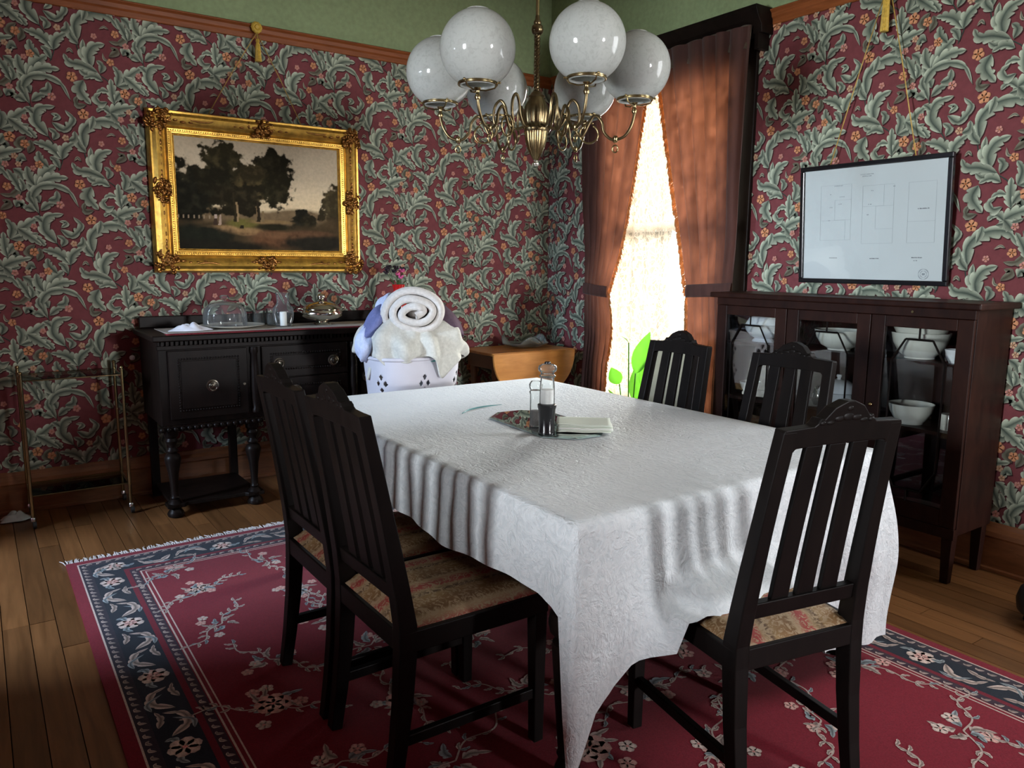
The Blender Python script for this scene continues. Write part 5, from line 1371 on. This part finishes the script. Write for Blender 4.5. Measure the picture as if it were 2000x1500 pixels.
mb.build('bevelled_edge', plain('bevelled_mirror_edge', (.55, .70, .70), .05, .9, .02), mir)
mir.rotation_euler[2] = math.radians(-4)
MT = TT+.0062
gx, gy = 1.640, 2.130
M_salt = plain('white_salt', (.80, .79, .78), .9, var=.06, vscale=200); M_blk = plain('black_mill_plastic', (.010, .010, .012), .2, var=.1)
gm = thing('salt_mill', 'tall clear salt mill with black lower body on the mirror tray', 'salt mill', (gx, gy, MT+.0005))
MB().lathe([(.030, 0), (.031, .004), (.028, .010), (.029, .060), (.031, .088), (.034, .096), (.034, .104), (.028, .107)], (0, 0, 0), 32).build('grinder_base', M_blk, gm, smooth=45)
MB().lathe([(.027, .1075), (.0275, .112), (.0265, .170), (.024, .196), (.023, .2)], (0, 0, 0), 32, cap=False).build('clear_barrel', M_ware, gm, smooth=50)
MB().lathe([(.0235, .108), (.0235, .150), (.0225, .158), (.001, .161)], (0, 0, 0), 24).build('salt', M_salt, gm, smooth=50)
MB().lathe([(.023, .2005), (.029, .203), (.029, .208), (.024, .212), (.024, .219), (.031, .224), (.034, .233), (.031, .243), (.022, .248), (.010, .249)], (0, 0, 0), 32).build('clear_cap', M_ware, gm, smooth=50)
MB().lathe([(.011, .2495), (.012, .252), (.010, .257), (.001, .258)], (0, 0, 0), 20).build('cap_button', M_blk, gm, smooth=50)
sk = thing('pepper_shaker', 'smaller clear glass shaker standing behind the salt mill', 'shaker', (1.675, 2.245, MT+.0005))
MB().lathe([(.022, 0), (.023, .004), (.021, .012), (.021, .12), (.024, .130), (.020, .136)], (0, 0, 0), 28).build('glass_body', M_ware, sk, smooth=50)
MB().lathe([(.020, .1365), (.024, .145), (.025, .158), (.018, .170), (.001, .172)], (0, 0, 0), 28).build('glass_stopper', M_ware, sk, smooth=50)
MB().lathe([(.017, .004), (.017, .060), (.001, .061)], (0, 0, 0), 20).build('pepper', plain('dark_peppercorn', (.03, .022, .018), .9, var=.5, vscale=220), sk, smooth=50)
# napkins: each folded napkin of the stack is a thing
M_np = plain('pale_green_paper_napkin', (.60, .64, .56), .9, var=.03)
M_nw = plain('white_paper_napkin', (.76, .76, .72), .9, var=.03)
rr = random.Random(9); nz_ = MT+.0012
for i in range(6):
    def nf(u, v, i=i):
        w_, d_ = .098, .072; x_ = (u-.5)*2*w_; y_ = (v-.5)*2*d_
        sag = .0045*math.sin(u*2.6+i*.2)*(1-v)+.003*(1-v)*math.sin(u*9)
        return (x_, y_, max(.0005, sag*.45+.0006))
    o = MB().grid(nf, 16, 12).build('folded_napkin', M_nw if i == 2 else M_np, None, smooth=True, solid=.0032)
    o.location = (1.795+rr.uniform(-.004, .004), 2.110+rr.uniform(-.004, .004), nz_+.0016+i*.0052); o.rotation_euler[2] = math.radians(-38)+rr.uniform(-.05, .05)
    lb = ('lowest folded pale green napkin of the stack on the mirror tray', 'pale green napkin between the lowest and the white napkin', '', 'pale green napkin lying directly on the white napkin', 'pale green napkin just beneath the topmost napkin', '')[i]
    if i == 5: lb = 'topmost folded pale green napkin of the stack on the mirror tray'
    elif i == 2: lb = 'folded white napkin in the middle of the pale green stack'
    tag(o, lb, 'napkin', 'napkins stacked on the mirror tray')
M_teal = plain('teal_ribbon', (.06, .24, .24), .5, var=.1)
P = cr_spline([(1.585, 2.62), (1.655, 2.675), (1.75, 2.70), (1.83, 2.695)], 20)
mb = MB(); mb.tube([(p[0], p[1], TZ+.0062) for p in P], [.0008+.0022*math.sin(PI*min(1, .1+i/19*.9)) for i in range(20)], 6)
tag(mb.build('teal_strip', M_teal, None, smooth=True), 'thin curved teal strip lying on the tablecloth behind the mirror tray', 'ribbon')

# ------------------------------------------------------------------ plant by the window
pt = thing('potted_plant', 'tall green leafy potted plant in front of the bright window', 'plant', (3.30, 3.44, .0008))
M_leaf = cloth_trans('glossy_leaf', (.09, .26, .03), (.10, .32, .02), .5, .4, 10, .15)
M_terra = plain('terracotta', (.35, .13, .06), .8, var=.1)
MB().lathe([(.085, 0), (.095, .01), (.115, .19), (.125, .20), (.125, .225), (.112, .225), (.105, .17), (.001, .165)], (0, 0, 0), 36).build('pot', M_terra, pt, smooth=40)
def big_leaf(base, tip, w, bend, face):
    b_, t_ = Vector(base), Vector(tip); ax = t_-b_; s_ = ax.cross(Vector(face)).normalized(); nn = s_.cross(ax).normalized()
    st = MB().tube([(b_.x*.15, b_.y*.15, .17), (b_.x*.6, b_.y*.6, lerp(.17, b_.z, .6)), tuple(b_)], .0042, 6).build('stem', M_leaf, pt, smooth=True)
    def fn(u, v):
        p = b_+ax*v+nn*(bend*math.sin(v*2.2)); ww = w*math.sin(PI*v**.75)**.9; q = u*2-1
        return p+s_*(ww*q)+nn*(.25*ww*q*q)
    MB().grid(fn, 8, 16).build('leaf', M_leaf, st, smooth=True)
big_leaf((.02, -.02, .70), (.06, -.10, .965), .055, .01, (-1, -.3, 0))
big_leaf((.0, .10, .62), (-.02, .155, .72), .045, .02, (-1, -.6, .3))
big_leaf((.05, -.06, .60), (.07, -.10, .80), .050, .015, (-1, .2, 0))
big_leaf((.04, .0, .52), (.08, .04, .74), .040, .01, (-.8, -.8, 0))
big_leaf((-.04, .03, .45), (-.16, .06, .60), .045, .02, (0, 0, 1))
big_leaf((.05, .08, .88), (.03, .15, .91), .008, .012, (0, 0, 1))
big_leaf((.10, -.02, .40), (.20, -.12, .56), .045, .02, (0, 0, 1))

# ------------------------------------------------------------------ glass trolley and small things by the left wall
tv = thing('glass_trolley', 'brass and glass trolley on castors left of the sideboard', 'trolley', (.38, 4.64, 0), world=True)
X0, X1, Y0, Y1, HT = .155, .612, 4.50, 4.775, .80
for xx in (X0, X1):
    for yy in (Y0, Y1):
        p = MB().tube([(xx, yy, .05), (xx, yy, HT)], .0085, 12).build('post', M_brass, tv, smooth=50)
        MB().lathe([(.0125, .040), (.0125, .055), (.009, .060)], (xx, yy, 0), 14).build('castor_socket', M_chrome, p, smooth=50)
        MB().lathe([(.008, -.009), (.020, -.008), (.021, 0), (.020, .008), (.008, .009)], (xx+.006, yy, .0212), 18, axis='x').build('wheel', M_rubber, p, smooth=40)
        MB().sph((xx, yy, HT+.004), .0105, 10, 6).build('cap', M_brass, p, smooth=True)
for z in (.17, .765):
    MB().box((X0+.009, Y0+.009, z-.004), (X1-.009, Y1-.009, z+.004)).build('glass_shelf', M_acryl, tv)
    for a, b2 in (((X0+.009, Y0, z), (X1-.009, Y0, z)), ((X0+.009, Y1, z), (X1-.009, Y1, z)), ((X0, Y0+.009, z), (X0, Y1-.009, z)), ((X1, Y0+.009, z), (X1, Y1-.009, z))):
        MB().tube([a, b2], .0035, 8).build('shelf_rail', M_brassdk, tv, smooth=50)
crumple('floor_cloth', 'crumpled pale cloth on the floor behind the glass trolley', 'cloth', (.085, 4.70, .002), .075, .050, .045, plain('pale_grey_green_cloth', (.42, .47, .45), .9), 7.7)
kb = MB().lathe([(.004, 0), (.006, .012), (.014, .018), (.015, .026), (.008, .032), (.001, .033)], (0, 0, 0), 16, axis='y'); kb.v = [(x_, -y_, z_) for x_, y_, z_ in kb.v]
ko = kb.build('wall_knob', M_white, None, smooth=50); ko.location = (.715, YB-.001, .815); tag(ko, 'small round white knob on the wallpaper beside the sideboard', 'knob')
# footstool whose foot shows at the right edge
fs = thing('footstool', 'black round footstool at the right edge beyond the rug', 'footstool', (3.325, 1.055, 0))
MB().lathe([(.135, .045), (.155, .055), (.160, .09), (.150, .13), (.11, .15), (.001, .155)], (0, 0, .0), 40).build('cushion', plain('black_leather', (.010, .009, .009), .4, var=.1, bumpy=.2), fs, smooth=50)
for k in range(4):
    a = k*PI/2+.4; MB().lathe([(.014, .0008), (.020, .008), (.016, .03), (.020, .046)], (.11*math.cos(a), .11*math.sin(a), 0), 14).build('foot', M_black, fs, smooth=50)
